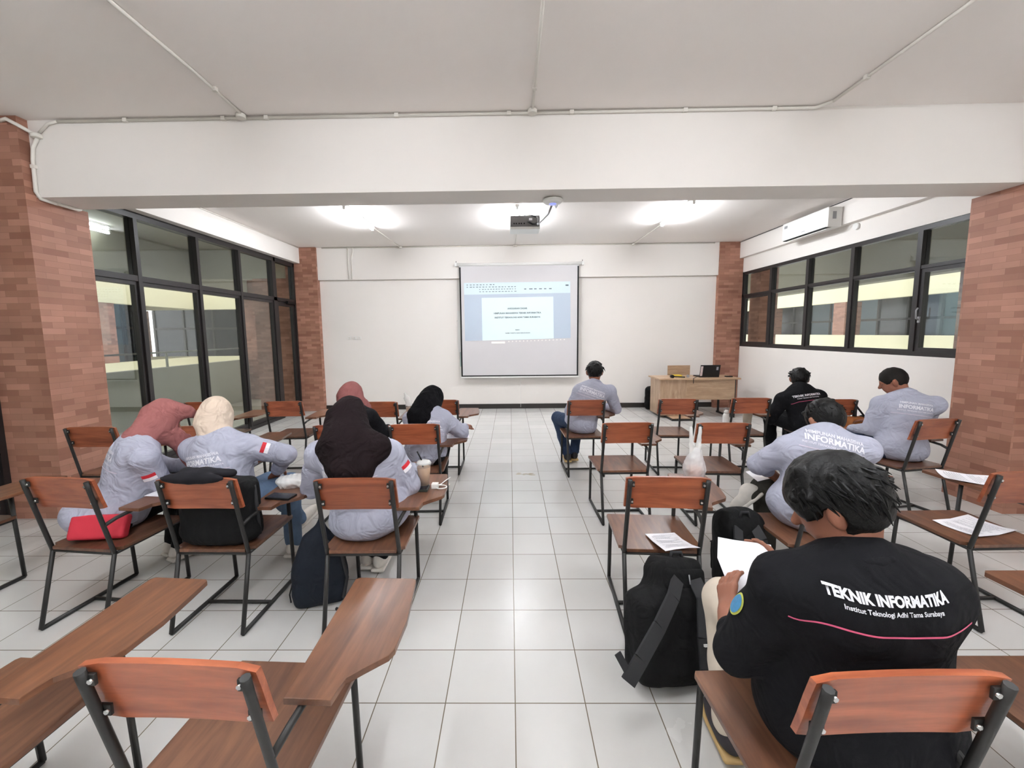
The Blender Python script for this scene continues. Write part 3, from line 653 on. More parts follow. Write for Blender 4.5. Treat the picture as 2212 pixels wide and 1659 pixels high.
# ================================================================ teacher desk and what stands on it
t = thing('teacher_desk', 'pale wooden teacher desk with black metal legs in the front right corner', 'desk', (3.42, 5.85, 0))
b = MB(); b.prism([(-.73, 0), (.74, 0), (.74, .6), (-.73, .6)], .705, .733, bev=.006); b.build('desktop', M['desk'], t)
BX('front_panel', M['desk'], t, -.22, .655, .035, .053, .335, .705)
b = MB(); b.box(-.70, -.22, .03, .55, .05, .705); b.build('drawer_cabinet', M['deskv'], t)
BX('side_edge', M['steel'], t, .655, .668, .03, .06, .0, .705)
for y in (.05, .52):
    BX('leg', M['steel'], t, .60, .63, y, y+.03, .0, .70)
BX('foot_rail', M['steel'], t, .60, .63, .02, .58, .0, .03)
for x in (-.18, .1): BX('leg', M['steel'], t, x, x+.028, .30, .328, 0, .34)
t = thing('teacher_chair', 'pale wooden chair behind the teacher desk, only its back showing', 'chair', (3.34, 6.6, 0))
BX('backrest', M['desk'], t, -.22, .22, 0, .02, .68, .91, bev=.004); BX('seat', M['desk'], t, -.2, .2, -.40, .0, .43, .45)
for x in (-.19, .19):
    TB('leg', M['steel'], t, [(x, .03, 0), (x, -.02, .44), (x, .03, .9)], .012); TB('leg', M['steel'], t, [(x, -.38, 0), (x, -.38, .43)], .012)
t = thing('foot_board', 'low wooden board with a dark edge on the floor before the desk', 'board', (3.03, 5.62, 0))
BX('dark_edge', M['steel'], t, -.18, .18, 0, .36, 0, .035); BX('board_top', M['desk'], t, -.165, .165, .015, .35, .035, .045)
t = thing('laptop', 'open black laptop with stickers on its lid on the teacher desk', 'laptop', (3.66, 6.02, .733))
BX('keyboard_base', M['black'], t, -.18, .18, .0, .25, 0, .02, bev=.003)
b = MB(); b.box(-.18, .18, -.012, .0, 0, .235, bev=.003, rot=Matrix.Rotation(R(12), 3, 'X'), piv=(0, 0, .01)); ld = b.build('screen_lid', M['black'], t)
b = MB(); b.box(-.175, -.135, -.015, -.0125, .03, .215, rot=Matrix.Rotation(R(12), 3, 'X'), piv=(0, 0, .01)); b.build('sticker', mat('pale_sticker', srgb(206, 190, 190), .5, var=(60, .4)), ld)
b = MB(); b.box(.11, .145, -.015, -.0125, .14, .20, rot=Matrix.Rotation(R(12), 3, 'X'), piv=(0, 0, .01)); b.build('sticker', mat('grey_sticker', srgb(150, 150, 160), .5), ld)
t = thing('gavel', 'dark wooden gavel lying at the left end of the teacher desk', 'gavel', (3.0, 5.9, .733))
TB('head', M['black'], t, [(-.05, 0, .03), (-.05, .07, .03)], .03, 12); TB('handle', M['steel'], t, [(-.05, .03, .03), (.16, -.02, .02)], .012)
t = tag(BX('yellow_pouch', mat('yellow_cloth', srgb(214, 184, 48), .7), None, 3.03, 3.18, 6.05, 6.17, .733, .775, bev=.012), 'yellow pouch on the teacher desk beside the gavel', 'pouch')
t = tag(TB('tape_roll', M['greyp'], None, [(3.27, 6.0, .758), (3.27, 6.03, .758)], .025, 14), 'small shiny roll on the teacher desk left of the laptop', 'tape')
t = tag(BX('phone', M['black'], None, 3.97, 4.09, 6.0, 6.07, .733, .752, bev=.005), 'dark phone on the teacher desk right of the laptop', 'phone')
t = tag(TB('charger_cable', M['black'], None, [(3.45, 6.05, .74), (3.38, 5.95, .738), (3.32, 5.86, .738), (3.30, 5.846, .73), (3.30, 5.842, .64)], .005, 6), 'thin black cable hanging over the front edge of the teacher desk', 'cable')
# ================================================================ loose things on chairs and floor
def sheet(name, label, pts, par=None, m='paper', ink=0, grp=None):
    """pts: 3x3 grid of world points given row by row"""
    n = len(pts); k = len(pts[0]); b = MB(); g = {}
    for d in (0, 1):
        for i in range(n):
            for j in range(k): p = Vector(pts[i][j]); g[d, i, j] = b.bm.verts.new(p+Vector((0, 0, -.0012*d)))
    for i in range(n-1):
        for j in range(k-1):
            f = b.bm.faces.new((g[0, i, j], g[0, i, j+1], g[0, i+1, j+1], g[0, i+1, j])); f.smooth = True
            b.bm.faces.new((g[1, i, j], g[1, i+1, j], g[1, i+1, j+1], g[1, i, j+1]))
    o = tag(b.build(name, M[m]), label, 'paper', grp)
    if ink:
        q = MB(); rg = random.Random(ink)
        def P(u, v):
            a = u*(k-1); c = v*(n-1); j = min(int(a), k-2); i = min(int(c), n-2); a -= j; c -= i
            return (Vector(pts[i][j])*(1-a)*(1-c)+Vector(pts[i][j+1])*a*(1-c)+Vector(pts[i+1][j])*(1-a)*c+Vector(pts[i+1][j+1])*a*c)+Vector((0, 0, .0012))
        for r_ in range(20):
            v = .1+.04*r_
            if rg.random() < .12: continue
            u = .12 if rg.random() < .7 else .2
            e = .88 if rg.random() < .6 else rg.uniform(.5, .8)
            while u < e:
                w_ = rg.uniform(.03, .09); u2 = min(u+w_, e)
                vs = [q.bm.verts.new(P(a_, b_)) for a_, b_ in ((u, v), (u2, v), (u2, v+.012), (u, v+.012))]; q.bm.faces.new(vs); u = u2+.012
        q.build('printed_lines', M['ink'], o)
    return o
def flat(name, label, cx, cy, z, w_, h_, rz, ink=0, grp=None, curl=0, m='paper'):
    a = R(rz); f = lambda x, y: (cx+x*math.cos(a)-y*math.sin(a), cy+x*math.sin(a)+y*math.cos(a), z+.003+curl*(abs(x)/(w_/2))**3*abs(y/(h_/2)))
    return sheet(name, label, [[f(x, y) for x in np.linspace(-w_/2, w_/2, 5)] for y in np.linspace(h_/2, -h_/2, 5)], ink=ink, grp=grp, m=m)
flat('paper_sheet', 'printed sheet lying on the seat of the right chair by the man in black', 2.66, .70, .438, .21, .297, 104, 5, curl=.01)
p = on('L', .27, .50); flat('paper_sheet', 'printed sheet on the tablet arm at the far right, near the brick pillar', p[0], p[1], p[2], .21, .297, 60, 8, curl=.012)
p = on('Q', .30, .52); flat('paper_sheet', 'white sheet under the hand of the woman writing in the black headscarf', p[0], p[1], p[2], .21, .27, 8, 3)
p = on('O', .27, .45); flat('paper_sheet', 'white sheet on the tablet before the far mauve headscarf', p[0], p[1], p[2], .21, .27, 5, 0, curl=.015)
p = on('R', .27, .42); flat('paper_sheet', 'white sheet on the tablet between the mauve and beige headscarves', p[0], p[1], p[2], .24, .2, -8, 0)
t = tag(SDF(.008).rbox(on('R', .28, .44, .665), (.13, .045, .018), .016, rotm(0, 0, -12)).wrinkle(.004, 40, 2).build('pencil_case', mat('dark_grey_cloth', srgb(70, 72, 78), .8)), 'dark cloth pencil case on the tablet beside the mauve headscarf', 'pencil case')
# sheet hanging over the seat edge onto the backpack
sheet('paper_sheet', 'printed sheet sliding off the empty seat onto the big black backpack', [[(.745, .620, .445), (.80, .624, .444), (.855, .628, .444), (.915, .634, .445)], [(.752, .53, .452), (.81, .535, .450), (.87, .54, .450), (.925, .548, .450)], [(.755, .43, .474), (.815, .438, .474), (.875, .446, .472), (.935, .455, .468)], [(.752, .335, .500), (.815, .350, .502), (.88, .365, .500), (.945, .38, .492)]], ink=6)
# red pouch
t = tag(SDF(.008).rbox(on('R', .0, .19, .508), (.135, .032, .066), .016, rotm(-22, 4, 14)).wrinkle(.004, 22, 3).build('red_pouch', mat('red_cloth', srgb(188, 40, 58), .75, bump=(300, .2))), 'flat red cloth pouch standing on the seat of the left chair', 'pouch')
# coffee cup, phone and cable on the tablet of W
def cup(name, label, loc, h=.135, r0=.028, r1=.044, cont=(196, 160, 128), straw=True, lid=True, grp=None):
    t = thing(name, label, 'cup', loc, 0, grp)
    b = MB(); b.lathe([(r0, 0), (r1*.93, h*.86)], (0, 0, 0.001), 20); b.build('drink', mat('iced_drink', srgb(*cont), .4, var=(30, .15)), t)
    b = MB(); b.lathe([(r0+.003, 0), (r1, h), (r1+.004, h+.002), (r1+.004, h+.008), (r1-.004, h+.009)], (0, 0, 0), 20); b.build('cup_wall', M['clear'], t)
    if lid:
        b = MB(); b.lathe([(r1+.003, h+.006), (r1-.006, h+.02), (.012, h+.028)], (0, 0, 0), 20); b.build('lid', M['clearw'], t)
    if straw: TB('straw', M['black'], t, [(.008, 0, h*.3), (-.012, -.006, h+.03), (-.034, -.016, h+.085)], .0045, 8)
    return t
def clearm(name, col, a):
    m = bpy.data.materials.new(name); m.use_nodes = True; nt = m.node_tree; b = nt.nodes['Principled BSDF']; b.inputs['Base Color'].default_value = col
    b.inputs['Roughness'].default_value = .22; b.inputs['Alpha'].default_value = a; return m
M['clear'] = clearm('clear_plastic', (.9, .9, .88, 1), .28); M['clearw'] = clearm('milky_plastic', (.92, .92, .9, 1), .55); M['film'] = clearm('thin_film', (.95, .95, .96, 1), .42)
t = thing('phone', 'dark phone lying under the iced coffee on the tablet beside the aisle', 'phone', on('W', .255, .42)); BX('case', mat('dark_green_case', srgb(48, 56, 50), .4), t, -.04, .04, -.04, .05, 0, .016, bev=.004); BX('screen', M['darkglass'], t, -.036, .036, -.036, .046, .016, .0175)
cup('iced_coffee_cup', 'plastic cup of iced coffee with a black straw on the tablet by the aisle', on('W', .262, .46, .657), .13)
t = thing('charger', 'white charger with coiled cable on the tablet by the aisle', 'charger', on('W', .33, .45)); BX('plug', M['white'], t, -.02, .02, -.02, .02, 0, .03, bev=.004)
TB('cable', M['white'], t, [(.02, 0, .006)]+[(.045+.03*math.cos(a), -.02+.022*math.sin(a), .006+.001*i) for i, a in enumerate(np.linspace(2.6, 9.5, 16))]+[(.03, .05, .006), (.05, .12, .006), (.07, .17, .006)], .0035, 6)
# phone and crumpled bag on tablet B
t = thing('phone', 'black phone on the tablet of the woman in the beige headscarf', 'phone', on('B', .27, .30), R(-8)); BX('case', M['black'], t, -.075, .075, -.04, .04, 0, .012, bev=.003); BX('screen', M['darkglass'], t, -.07, .07, -.036, .036, .012, .0128)
t = tag(SDF(.007).ell(on('B', .27, .50, .675), (.13, .06, .03), k=.03).ell(on('B', .36, .46, .66), (.07, .04, .02)).ell(on('B', .22, .46, .67), (.06, .05, .028)).wrinkle(.016, 55, 4).build('plastic_bag', M['clearw']), 'crumpled clear plastic bag behind the phone on the tablet', 'plastic bag')
# plastic carrier with a drink on tablet A
px, py, pz = 1.165, .97, .641
t = cup('iced_drink_cup', 'orange iced drink inside the tall clear carrier bag on the tablet', (px, py, pz), .085, .036, .048, (214, 150, 120), False, False)
t = thing('carrier_bag', 'tall clear plastic carrier bag with two handles on the tablet', 'carrier bag', (px, py, pz))
SDF(.006).chain([(0, 0, .01), (0, 0, .07), (0, 0, .11), (.005, 0, .17)], [.058, .062, .05, .035], k=.02).wrinkle(.010, 60, 6).build('bag_body', M['film'], t)
for q in (-1, 1): SDF(.0045).chain([(q*.012, 0, .14), (q*.022, 0, .22), (q*.03, 0, .33)], [.022, .014, .009], k=.01).wrinkle(.004, 70, 7).build('handle', M['clearw'], t)
# cup with plastic on the front-left tablet U
q = on('U', .27, .05, .639)
q = on('U', .27, .30, .639)
cup('iced_coffee_cup', 'iced coffee cup wrapped in a small plastic bag beside the black headscarf', q, .12, .034, .046, (196, 168, 148), False, True)
tag(SDF(.007).chain([(q[0]-.01, q[1], .79), (q[0]-.03, q[1], .85), (q[0]-.05, q[1], .90)], [.035, .025, .01]).wrinkle(.012, 60, 8).build('plastic_bag', M['clearw']), 'knotted clear plastic bag on top of the far iced coffee cup', 'plastic bag')
cup('drink_cup', 'pinkish cup beside the wrapped coffee cup, left of the black headscarf', on('U', .36, .33, .639), .10, .036, .044, (196, 160, 146), False, False)
# bottle and cup on seat I
q = on('I', -.13, .30, .438)
t = thing('white_bottle', 'white bottle with a loop cap on the seat left of the far man in black', 'bottle', q)
b = MB(); b.lathe([(.034, 0), (.036, .01), (.036, .16), (.030, .185), (.02, .195)], (0, 0, 0), 20); b.build('body', M['white'], t)
b = MB(); b.lathe([(.024, .195), (.024, .225), (.018, .232)], (0, 0, 0), 16); b.build('cap', M['white'], t); TB('cap_loop', M['greyp'], t, [(-.02, 0, .225), (-.03, 0, .245), (0, 0, .258), (.02, 0, .24)], .005, 6)
q = on('I', .10, .28, .438); t = thing('paper_cup', 'tall off-white paper cup on the seat beside the white bottle', 'cup', q)
b = MB(); b.lathe([(.036, 0), (.05, .20), (.053, .204), (.05, .208)], (0, 0, 0), 20); b.build('cup_wall', mat('cup_paper', srgb(206, 200, 184), .6), t)
# ================================================================ bags
M['nylon'] = mat('black_nylon', srgb(15, 15, 16), .8, spec=.2, bump=(260, .35), var=(8, .2), fold=(9, .5, .02)); M['nylon2'] = mat('black_strap_webbing', srgb(46, 46, 48), .75, spec=.25, bump=(500, .4))
M['navy'] = mat('dark_navy_nylon', srgb(22, 28, 38), .75, spec=.25, bump=(260, .3), var=(8, .2), fold=(9, .5, .02)); M['brownb'] = mat('brown_bag_cloth', srgb(168, 104, 54), .8, bump=(200, .3))
def backpack(name, label, loc, rx, rz, w_=.16, d_=.10, h_=.24, m='nylon', vox=.009, straps=True, straps_side=-1, ry=0, seed=1):
    t = thing(name, label, 'backpack', loc); t.rotation_euler = (R(rx), R(ry), R(rz))
    s_ = SDF(vox).rbox((0, 0, h_), (w_, d_, h_), .07, k=.04).ell((0, -d_*.8*straps_side*-1, h_*.62), (w_*.82, d_*.7, h_*.55), k=.05).ell((0, 0, h_*1.65), (w_*.85, d_*.9, h_*.4), k=.05)
    s_.wrinkle(.008, 20, seed).build('bag_body', M[m], t)
    y = d_*straps_side
    SDF(vox).rbox((0, -y*1.55, h_*.62), (w_*.7, d_*.28, h_*.42), .03, k=.02).wrinkle(.005, 24, seed+1).build('front_pocket', M[m], t)
    TB('zip', M['nylon2'], t, [(-w_*.66, -y*1.78, h_*.95), (0, -y*1.9, h_*1.05), (w_*.66, -y*1.78, h_*.95)], .005, 6)
    if straps:
        for q in (-1, 1):
            b = MB(); pts = [(q*w_*.35, y*.95, h_*1.75), (q*w_*.5, y*1.45, h_*1.5), (q*w_*.62, y*1.6, h_*.9), (q*w_*.8, y*1.1, h_*.25)]
            for a_, c_ in zip(pts, pts[1:]): b.bar(a_, c_, .055, .012, (0, 1, .2))
            b.build('shoulder_strap', M['nylon2'], t)
    TB('haul_loop', M['nylon2'], t, [(-.03, y*.8, h_*1.93), (-.02, y*.8, h_*2.08), (.02, y*.8, h_*2.08), (.03, y*.8, h_*1.93)], .007, 6)
    return t
backpack('backpack', 'black backpack standing against the front wall left of the desk', (2.90, 6.80, 0), 6, 0, .155, .09, .235, 'nylon', .012, False, seed=4)
# ================================================================ people
V = lambda *a: np.array(a, float)
def lerp(a, b, t): return np.array(a, float)*(1-t)+np.array(b, float)*t
def unit(a): a = np.array(a, float); return a/np.linalg.norm(a)
M['skin'] = mat('skin', srgb(140, 92, 73), .55, spec=.3, bump=(200, .1), var=(6, .05)); M['skin2'] = mat('skin_lighter', srgb(168, 116, 92), .55, spec=.3, var=(6, .05))
M['greyshirt'] = mat('light_grey_lilac_shirt', srgb(170, 172, 188), .85, spec=.2, bump=(420, .25), var=(5, .04), fold=(8, .75, .035))
M['blackshirt'] = mat('black_work_jacket', srgb(21, 21, 24), .9, spec=.15, bump=(420, .3), var=(5, .1), fold=(8, .7, .03))
M['hairm'] = mat('black_hair', srgb(9, 8, 8), .5, spec=.25, bump=(90, .6, .004), var=(50, .3))
M['hairs'] = mat('short_brown_black_hair', srgb(24, 20, 18), .7, spec=.2, bump=(160, .5), var=(30, .2))
M['jeans'] = mat('blue_jeans', srgb(48, 62, 88), .85, spec=.2, fold=(11, .5, .02), bump=(300, .3), var=(7, .12)); M['ljeans'] = mat('light_blue_jeans', srgb(92, 112, 138), .85, spec=.2, fold=(11, .5, .02), bump=(300, .3), var=(7, .12))
M['blackpants'] = mat('black_trousers', srgb(16, 16, 18), .9, spec=.15, fold=(10, .5, .02), var=(6, .1)); M['olive'] = mat('dark_olive_trousers', srgb(50, 48, 43), .85, spec=.2, fold=(10, .5, .02), var=(6, .1)); M['beigep'] = mat('beige_trousers', srgb(206, 194, 178), .85, var=(6, .05))
M['whiteshoe'] = mat('off_white_shoe', srgb(214, 208, 200), .6, var=(30, .15)); M['darkshoe'] = mat('dark_shoe', srgb(44, 40, 44), .7); M['gum'] = mat('gum_sole', srgb(186, 156, 104), .6)
M['printw'] = mat('white_shirt_print', srgb(226, 226, 232), .7); M['pipep'] = mat('pink_piping', srgb(214, 92, 128), .6); M['pipel'] = mat('pale_piping', srgb(208, 200, 212), .7)
M['flagred'] = mat('flag_red', srgb(196, 30, 44), .7); M['flagwhite'] = mat('flag_white', srgb(236, 234, 238), .7); M['eyew'] = mat('eye_dark', srgb(30, 22, 20), .3)
def hijab_mat(n, c): return mat(n, srgb(*c), .9, spec=.12, bump=(500, .25), var=(7, .07), fold=(9, .8, .035))
def hand(s, W, d, pn, side, curl=.5, sc_=1.0, k=.006):
    """five fingers and a thumb added to the body field: W wrist, d hand direction, pn palm normal, side = +1 thumb towards +lateral"""
    d = unit(d); pn = unit(np.array(pn)-np.dot(pn, d)*d); l = np.cross(d, pn)*side
    s.cone(W-d*.03, W+d*.02, .026*sc_, .024*sc_, .015)
    for q in (-1, -.33, .33, 1): s.cone(W+d*.02+l*.014*q*sc_, W+d*.085*sc_+l*.030*q*sc_, .0145*sc_, .0125*sc_, .010)
    Ls = {1: .068, .33: .078, -.33: .073, -1: .056}
    for q, L in Ls.items():
        p = W+d*.085*sc_+l*.029*q*sc_; dd = unit(d+l*.10*q)
        for j, f in enumerate((.45, .32, .23)):
            a = curl*(.5+.55*j); dv = dd*math.cos(a)+pn*math.sin(a); e = p+dv*L*f*sc_; s.cone(p, e, (.0093-.0008*j)*sc_, (.0087-.0009*j)*sc_, k); p = e; dd = unit(dd*math.cos(a*.3)+pn*math.sin(a*.3))
    p = W+d*.02+l*.026*sc_; tdir = unit(d*.7+l*.75+pn*.25); e = p+tdir*.045*sc_; s.cone(p, e, .0135*sc_, .0115*sc_, .012)
    e2 = e+unit(tdir*.6+d*.6+pn*.25)*.032*sc_; s.cone(e, e2, .0112*sc_, .009*sc_, k)
def person(label, d, shirt='greyshirt', pants='jeans', shoe='whiteshoe', skin='skin', head=('hair', 'hairm'), b=1.0, vox=.012, bvox=.0085, roll=None, sh_wr=.007, seed=1, hem=None, print_=None, hands=None, extra=None, feet=None, wb=1.0, locks=160, cape=(.115, .105, .075), arm=1.0):
    P, N, Hd = V(*d['P']), V(*d['N']), V(*d['H']); f = unit(d['F']); SL, SR, EL, ER, WL, WR = [V(*d[k]) for k in ('SL', 'SR', 'EL', 'ER', 'WL', 'WR')]
    KL, KR, AL, AR = [V(*d[k]) for k in ('KL', 'KR', 'AL', 'AR')]
    t = thing('person', label, 'person', (P[0], P[1], 0)); org = V(P[0], P[1], 0)
    rel = lambda q: q
    u3 = unit(N-P); r3 = unit(SR-SL); f3 = unit(np.cross(u3, r3)); r3 = np.cross(f3, u3); TF = np.array([r3, f3, u3])
    hf = frame(f, (0, 0, 1) if 'up' not in d else d['up']); hr, hu = hf[0], hf[2]
    hipL, hipR = P-r3*.085*b-u3*.02, P+r3*.085*b-u3*.02
    # ---- body: one continuous surface
    s = SDF(bvox)
    s.ell(Hd, (.074, .092, .108), hf, .02); s.ell(Hd+f*.028-hu*.052, (.054, .058, .058), hf, .03)
    s.cone(Hd+f*.088+hu*.004, Hd+f*.108-hu*.022, .009, .013, .012); s.cone(Hd+f*.084-hu*.048-hr*.018, Hd+f*.084-hu*.048+hr*.018, .008, .008, .008)
    s.cone(Hd+f*.080+hu*.022-hr*.035, Hd+f*.080+hu*.022+hr*.035, .010, .010, .012)
    for q in (-1, 1) if head[0] == 'hair' else (): s.ell(Hd+hr*q*.084-f*.006-hu*.008, (.012, .023, .036), frame(unit(f+hr*q*.5)), .006)
    s.cone(N+u3*.01, Hd-hu*.05-f*.012, .054, .050, .03)
    s.chain([P+u3*.02, lerp(P, N, .45), lerp(P, N, .8)], [.11*b, .10*b, .10*b], .04); s.cone(SL, SR, .05, .05, .04)
    for S_, E_, W_, q in ((SL, EL, WL, -1), (SR, ER, WR, 1)): s.chain([S_, E_, lerp(E_, W_, .3), W_], [.047, .038, .038, .026], .02)
    hh = hands or {}
    for W_, E_, q, kk in ((WL, EL, -1, 'L'), (WR, ER, 1, 'R')):
        hd = hh.get(kk, {}); dv = V(*hd['d']) if 'd' in hd else unit(W_-E_); pn = V(*hd['n']) if 'n' in hd else V(0, 0, -1)
        hand(s, W_, dv, pn, hd.get('side', -q), hd.get('curl', .45), hd.get('s', 1.0))
    for h_, K_, A_ in ((hipL, KL, AL), (hipR, KR, AR)): s.chain([h_, K_, lerp(K_, A_, .3), A_], [.075, .050, .047, .033], .02)
    o = s.build('body', M[skin], t)
    # ---- eyes
    for q in (-1, 1): SDF(.004).ell(Hd+f*.079+hr*q*.031+hu*.004, (.011, .008, .006), hf).build('eye', M['eyew'], t)
    # ---- trousers
    s = SDF(vox); s.ell(P-u3*.01, (.165*b, .135*b, .095), TF, .05)
    for h_, K_, A_ in ((hipL, KL, AL), (hipR, KR, AR)): s.chain([h_+V(0, 0, .0), K_, lerp(K_, A_, .5), lerp(K_, A_, .94)], [.092*b, .070*b, .060, .055], .03)
    s.cut((0, 0, .445 if False else .035), (0, 0, -1)); s.wrinkle(.006, 22, seed).build('trousers', M[pants], t)
    # ---- shoes
    ft = feet or {}
    for A_, K_, kk in ((AL, KL, 'L'), (AR, KR, 'R')):
        dv = unit(V(*ft[kk])) if kk in ft else unit(V(f3[0]*.6, f3[1], 0)); up_ = (0, 0, 1) if abs(dv[2]) < .8 else (1, 0, 0)
        fr = frame(dv, up_); c = A_+dv*.055-V(0, 0, .03) if kk not in ft else A_+dv*.055
        q = SDF(.008).ell(c+fr[2]*.0, (.044, .125, .042), fr, .03).ell(c-dv*.06+fr[2]*.025, (.040, .055, .05), fr, .03)
        if kk not in ft: q.cut((0, 0, .016), (0, 0, -1))
        sh = q.build('shoe', M[shoe], t)
        q = SDF(.007).rbox(c-fr[2]*.034, (.046, .128, .012), .012, fr)
        if kk not in ft: q.cut((0, 0, .003), (0, 0, -1))
        q.build('sole', M['gum' if shoe == 'darkshoe' else 'whiteshoe'], sh)
    # ---- shirt
    s = SDF(vox); s.ell(lerp(P, N, .70)-f3*.005, (.178*b, .122*b, .19*b), TF, .06); s.cone(SL, SR, .068*b, .068*b, .07)
    s.cone(lerp(P, N, .93), N+u3*.012, .085, .064, .04)
    s.ell(lerp(P, N, .36)+f3*.012, (.162*b*wb, .130*b*wb, .18), TF, .07); s.ell(P+V(0, 0, .01), (.186*b*wb, .158*b*wb, .145), TF, .06)
    if hem is not None:
        for hq in hem: s.ell(hq[0], hq[1], TF, .06)
    for S_, E_, W_, kk in ((SL, EL, WL, 'L'), (SR, ER, WR, 'R')):
        e = (roll or {}).get(kk, .93)
        s.chain([S_, lerp(S_, E_, .5), E_, lerp(E_, W_, e)], [.066*b*arm, .059*b*arm, .053*b*arm, .043], .035)
        for j in range(3): s.cone(lerp(S_, E_, .62+.1*j), lerp(S_, E_, .64+.1*j), .059*b*arm, .056*b*arm, .012)
    s.wrinkle(sh_wr, 15, seed+10); s.cut((0, 0, .442), (0, 0, -1)); so = s.build('shirt', M[shirt], t)
    # collar
    c = SDF(.007); c0 = N+u3*.036+f3*.004
    for j in range(16):
        a0, a1 = 2*PI*j/16, 2*PI*(j+1)/16
        if abs(math.sin((a0+a1)/2)-1) < .12: continue
        p0 = c0+r3*.062*math.cos(a0)+f3*.060*math.sin(a0)+u3*(-.012*math.sin(a0)); p1 = c0+r3*.062*math.cos(a1)+f3*.060*math.sin(a1)+u3*(-.012*math.sin(a1))
        c.cone(p0-u3*.024, p1-u3*.024, .012, .012, .012); c.cone(p0-u3*.006, p1-u3*.006, .010, .010, .012); c.cone(p0+u3*.010, p1+u3*.010, .008, .008, .01)
    if head[0] == 'hair' or head[1] == 'beige': c.build('collar', M[shirt], so)
    for E_, W_, kk in ((EL, WL, 'L'), (ER, WR, 'R')):
        e = (roll or {}).get(kk, .93); a = lerp(E_, W_, e-.05); q = lerp(E_, W_, e+.02); SDF(.007).cone(a, q, .047, .045, .01).build('cuff', M[shirt], so)
    # ---- hair or headscarf
    if head[0] == 'hair':
        vol = head[2] if len(head) > 2 else 1.0
        s = SDF(.008).ell(Hd-f*.012+hu*.022, (.086*vol, .102*vol, .104*vol), hf, .02)
        if vol > 1.02:
            rg = np.random.RandomState(seed)
            for j in range(10):
                a = rg.rand()*2*PI; e = rg.rand()*.9+.15; dr = unit(hr*math.cos(a)*math.cos(e)-f*math.sin(a)*math.cos(e)*.9+hu*math.sin(e))
                q = Hd-f*.012+hu*.022+dr*.088*vol; s.cone(q, q+unit(dr+hr*rg.randn()*.5-hu*.3)*.022, .013, .005, .018)
        n = f*.80-hu*.60; s.cut(Hd+n*(.045 if vol < 1.05 else .06), n); s.cut(Hd-hu*(.055 if vol < 1.02 else .075), -hu)
        for q in (-1, 1): s.sub(Hd+hr*q*.092+f*.008-hu*.020, (.034, .030, .040), hf); s.sub(Hd+hr*q*.075+f*.045-hu*.055, (.05, .055, .05), hf)
        s.wrinkle(.006 if vol < 1.02 else .009, 60, seed+3); ho = s.build('hair', M[head[1]], t)
        if vol > 1.02:
            lk = MB(); rg = np.random.RandomState(seed+7); c_ = Hd-f*.012+hu*.022
            for j in range(locks):
                a = rg.rand()*2*PI; e = rg.rand()**.7*1.45-.12; dr = unit(hr*math.cos(a)*math.cos(e)+f*math.sin(a)*math.cos(e)*1.0+hu*math.sin(e))
                if (np.dot(dr, f) > .45 and np.dot(dr, hu) < .45) or (abs(np.dot(dr, hr)) > .6 and np.dot(dr, hu) < .42 and np.dot(dr, f) > -.35): continue
                p0 = c_+dr*V(1, 1, 1)*.088*vol; dn = unit(-hu*(.55+.3*rg.rand())-f*.35+hr*rg.randn()*.35+dr*.15*rg.rand()); dn = unit(dn-np.dot(dn, dr)*dr*.8)
                L_ = .035+.035*rg.rand(); ps = [p0-dr*.004]
                for g_ in range(3): ps.append(ps[-1]+unit(dn+dr*(.22 if g_ < 1 else -.15)+rg.randn(3)*.12)*L_/3*1.2)
                if np.dot(ps[-1]-Hd, hu) < -.088: continue
                lk.tube(ps, [.0085, .0075, .005, .001], 5)
            lo_ = lk.build('hair_locks', M[head[1]], ho)
    else:
        m = M[head[1]]; s = SDF(.0095)
        s.ell(Hd-f*.010+hu*.006, (.090, .112, .124), hf, .03); s.cone(Hd-hu*.05-f*.012, N+u3*.01, .078, .082, .05)
        s.ell(N-u3*.01+f3*.0, cape, TF, .04)
        for dr in head[2]: s.chain(dr[0], dr[1], dr[2] if len(dr) > 2 else .05)
        s.sub(Hd+f*.125-hu*.004, (.058, .07, .084), hf, .01)
        s.wrinkle(.009, 26, seed+4).build('headscarf', m, t)
    # ---- print on the back of the shirt, laid on the cloth
    bvh = BVHTree.FromPolygons([v.co.copy() for v in so.data.vertices], [tuple(p.vertices) for p in so.data.polygons])
    def lay(me, origin, ex, ey, dr, off=.002, name='back_print', m='printw', parent=None):
        ex, ey, dr = Vector(ex), Vector(ey), Vector(dr); keep = True
        for v in me.vertices:
            p = Vector(origin)+ex*v.co.x+ey*v.co.y; h = bvh.ray_cast(p-dr*.5, dr, 1.2)
            if h[0] is None: v.co = p; keep = False
            else: v.co = h[0]-dr*off
        me.materials.append(M[m]); o_ = bpy.data.objects.new(name, me); C.objects.link(o_); o_.parent = parent or so; return o_
    def strip(pts, w_, name, m, origin, ex, ey, dr):
        bm = bmesh.new(); last = None
        for (x, y) in pts:
            a = bm.verts.new((x, y+w_/2, 0)); c_ = bm.verts.new((x, y-w_/2, 0))
            if last: bm.faces.new((last[0], last[1], c_, a))
            last = (a, c_)
        me = bpy.data.meshes.new(name); bm.to_mesh(me); bm.free(); return lay(me, origin, ex, ey, dr, .003, name, m)
    if print_: print_(dict(lay=lay, strip=strip, r3=r3, u3=u3, f3=f3, P=P, N=N, bvh=bvh, so=so, SR=SR, ER=ER, SL=SL, EL=EL))
    def shift(o_):
        for v in o_.data.vertices: v.co -= Vector(org)
        for c_ in o_.children: shift(c_)
    for c_ in t.children: shift(c_)
    return t
def sub_text(me, n=1):
    bm = bmesh.new(); bm.from_mesh(me)
    for _ in range(n):
        es = [e for e in bm.edges if e.calc_length() > .012]
        if es: bmesh.ops.subdivide_edges(bm, edges=es, cuts=1)
    bmesh.ops.triangulate(bm, faces=bm.faces[:]); bm.to_mesh(me); bm.free(); return me
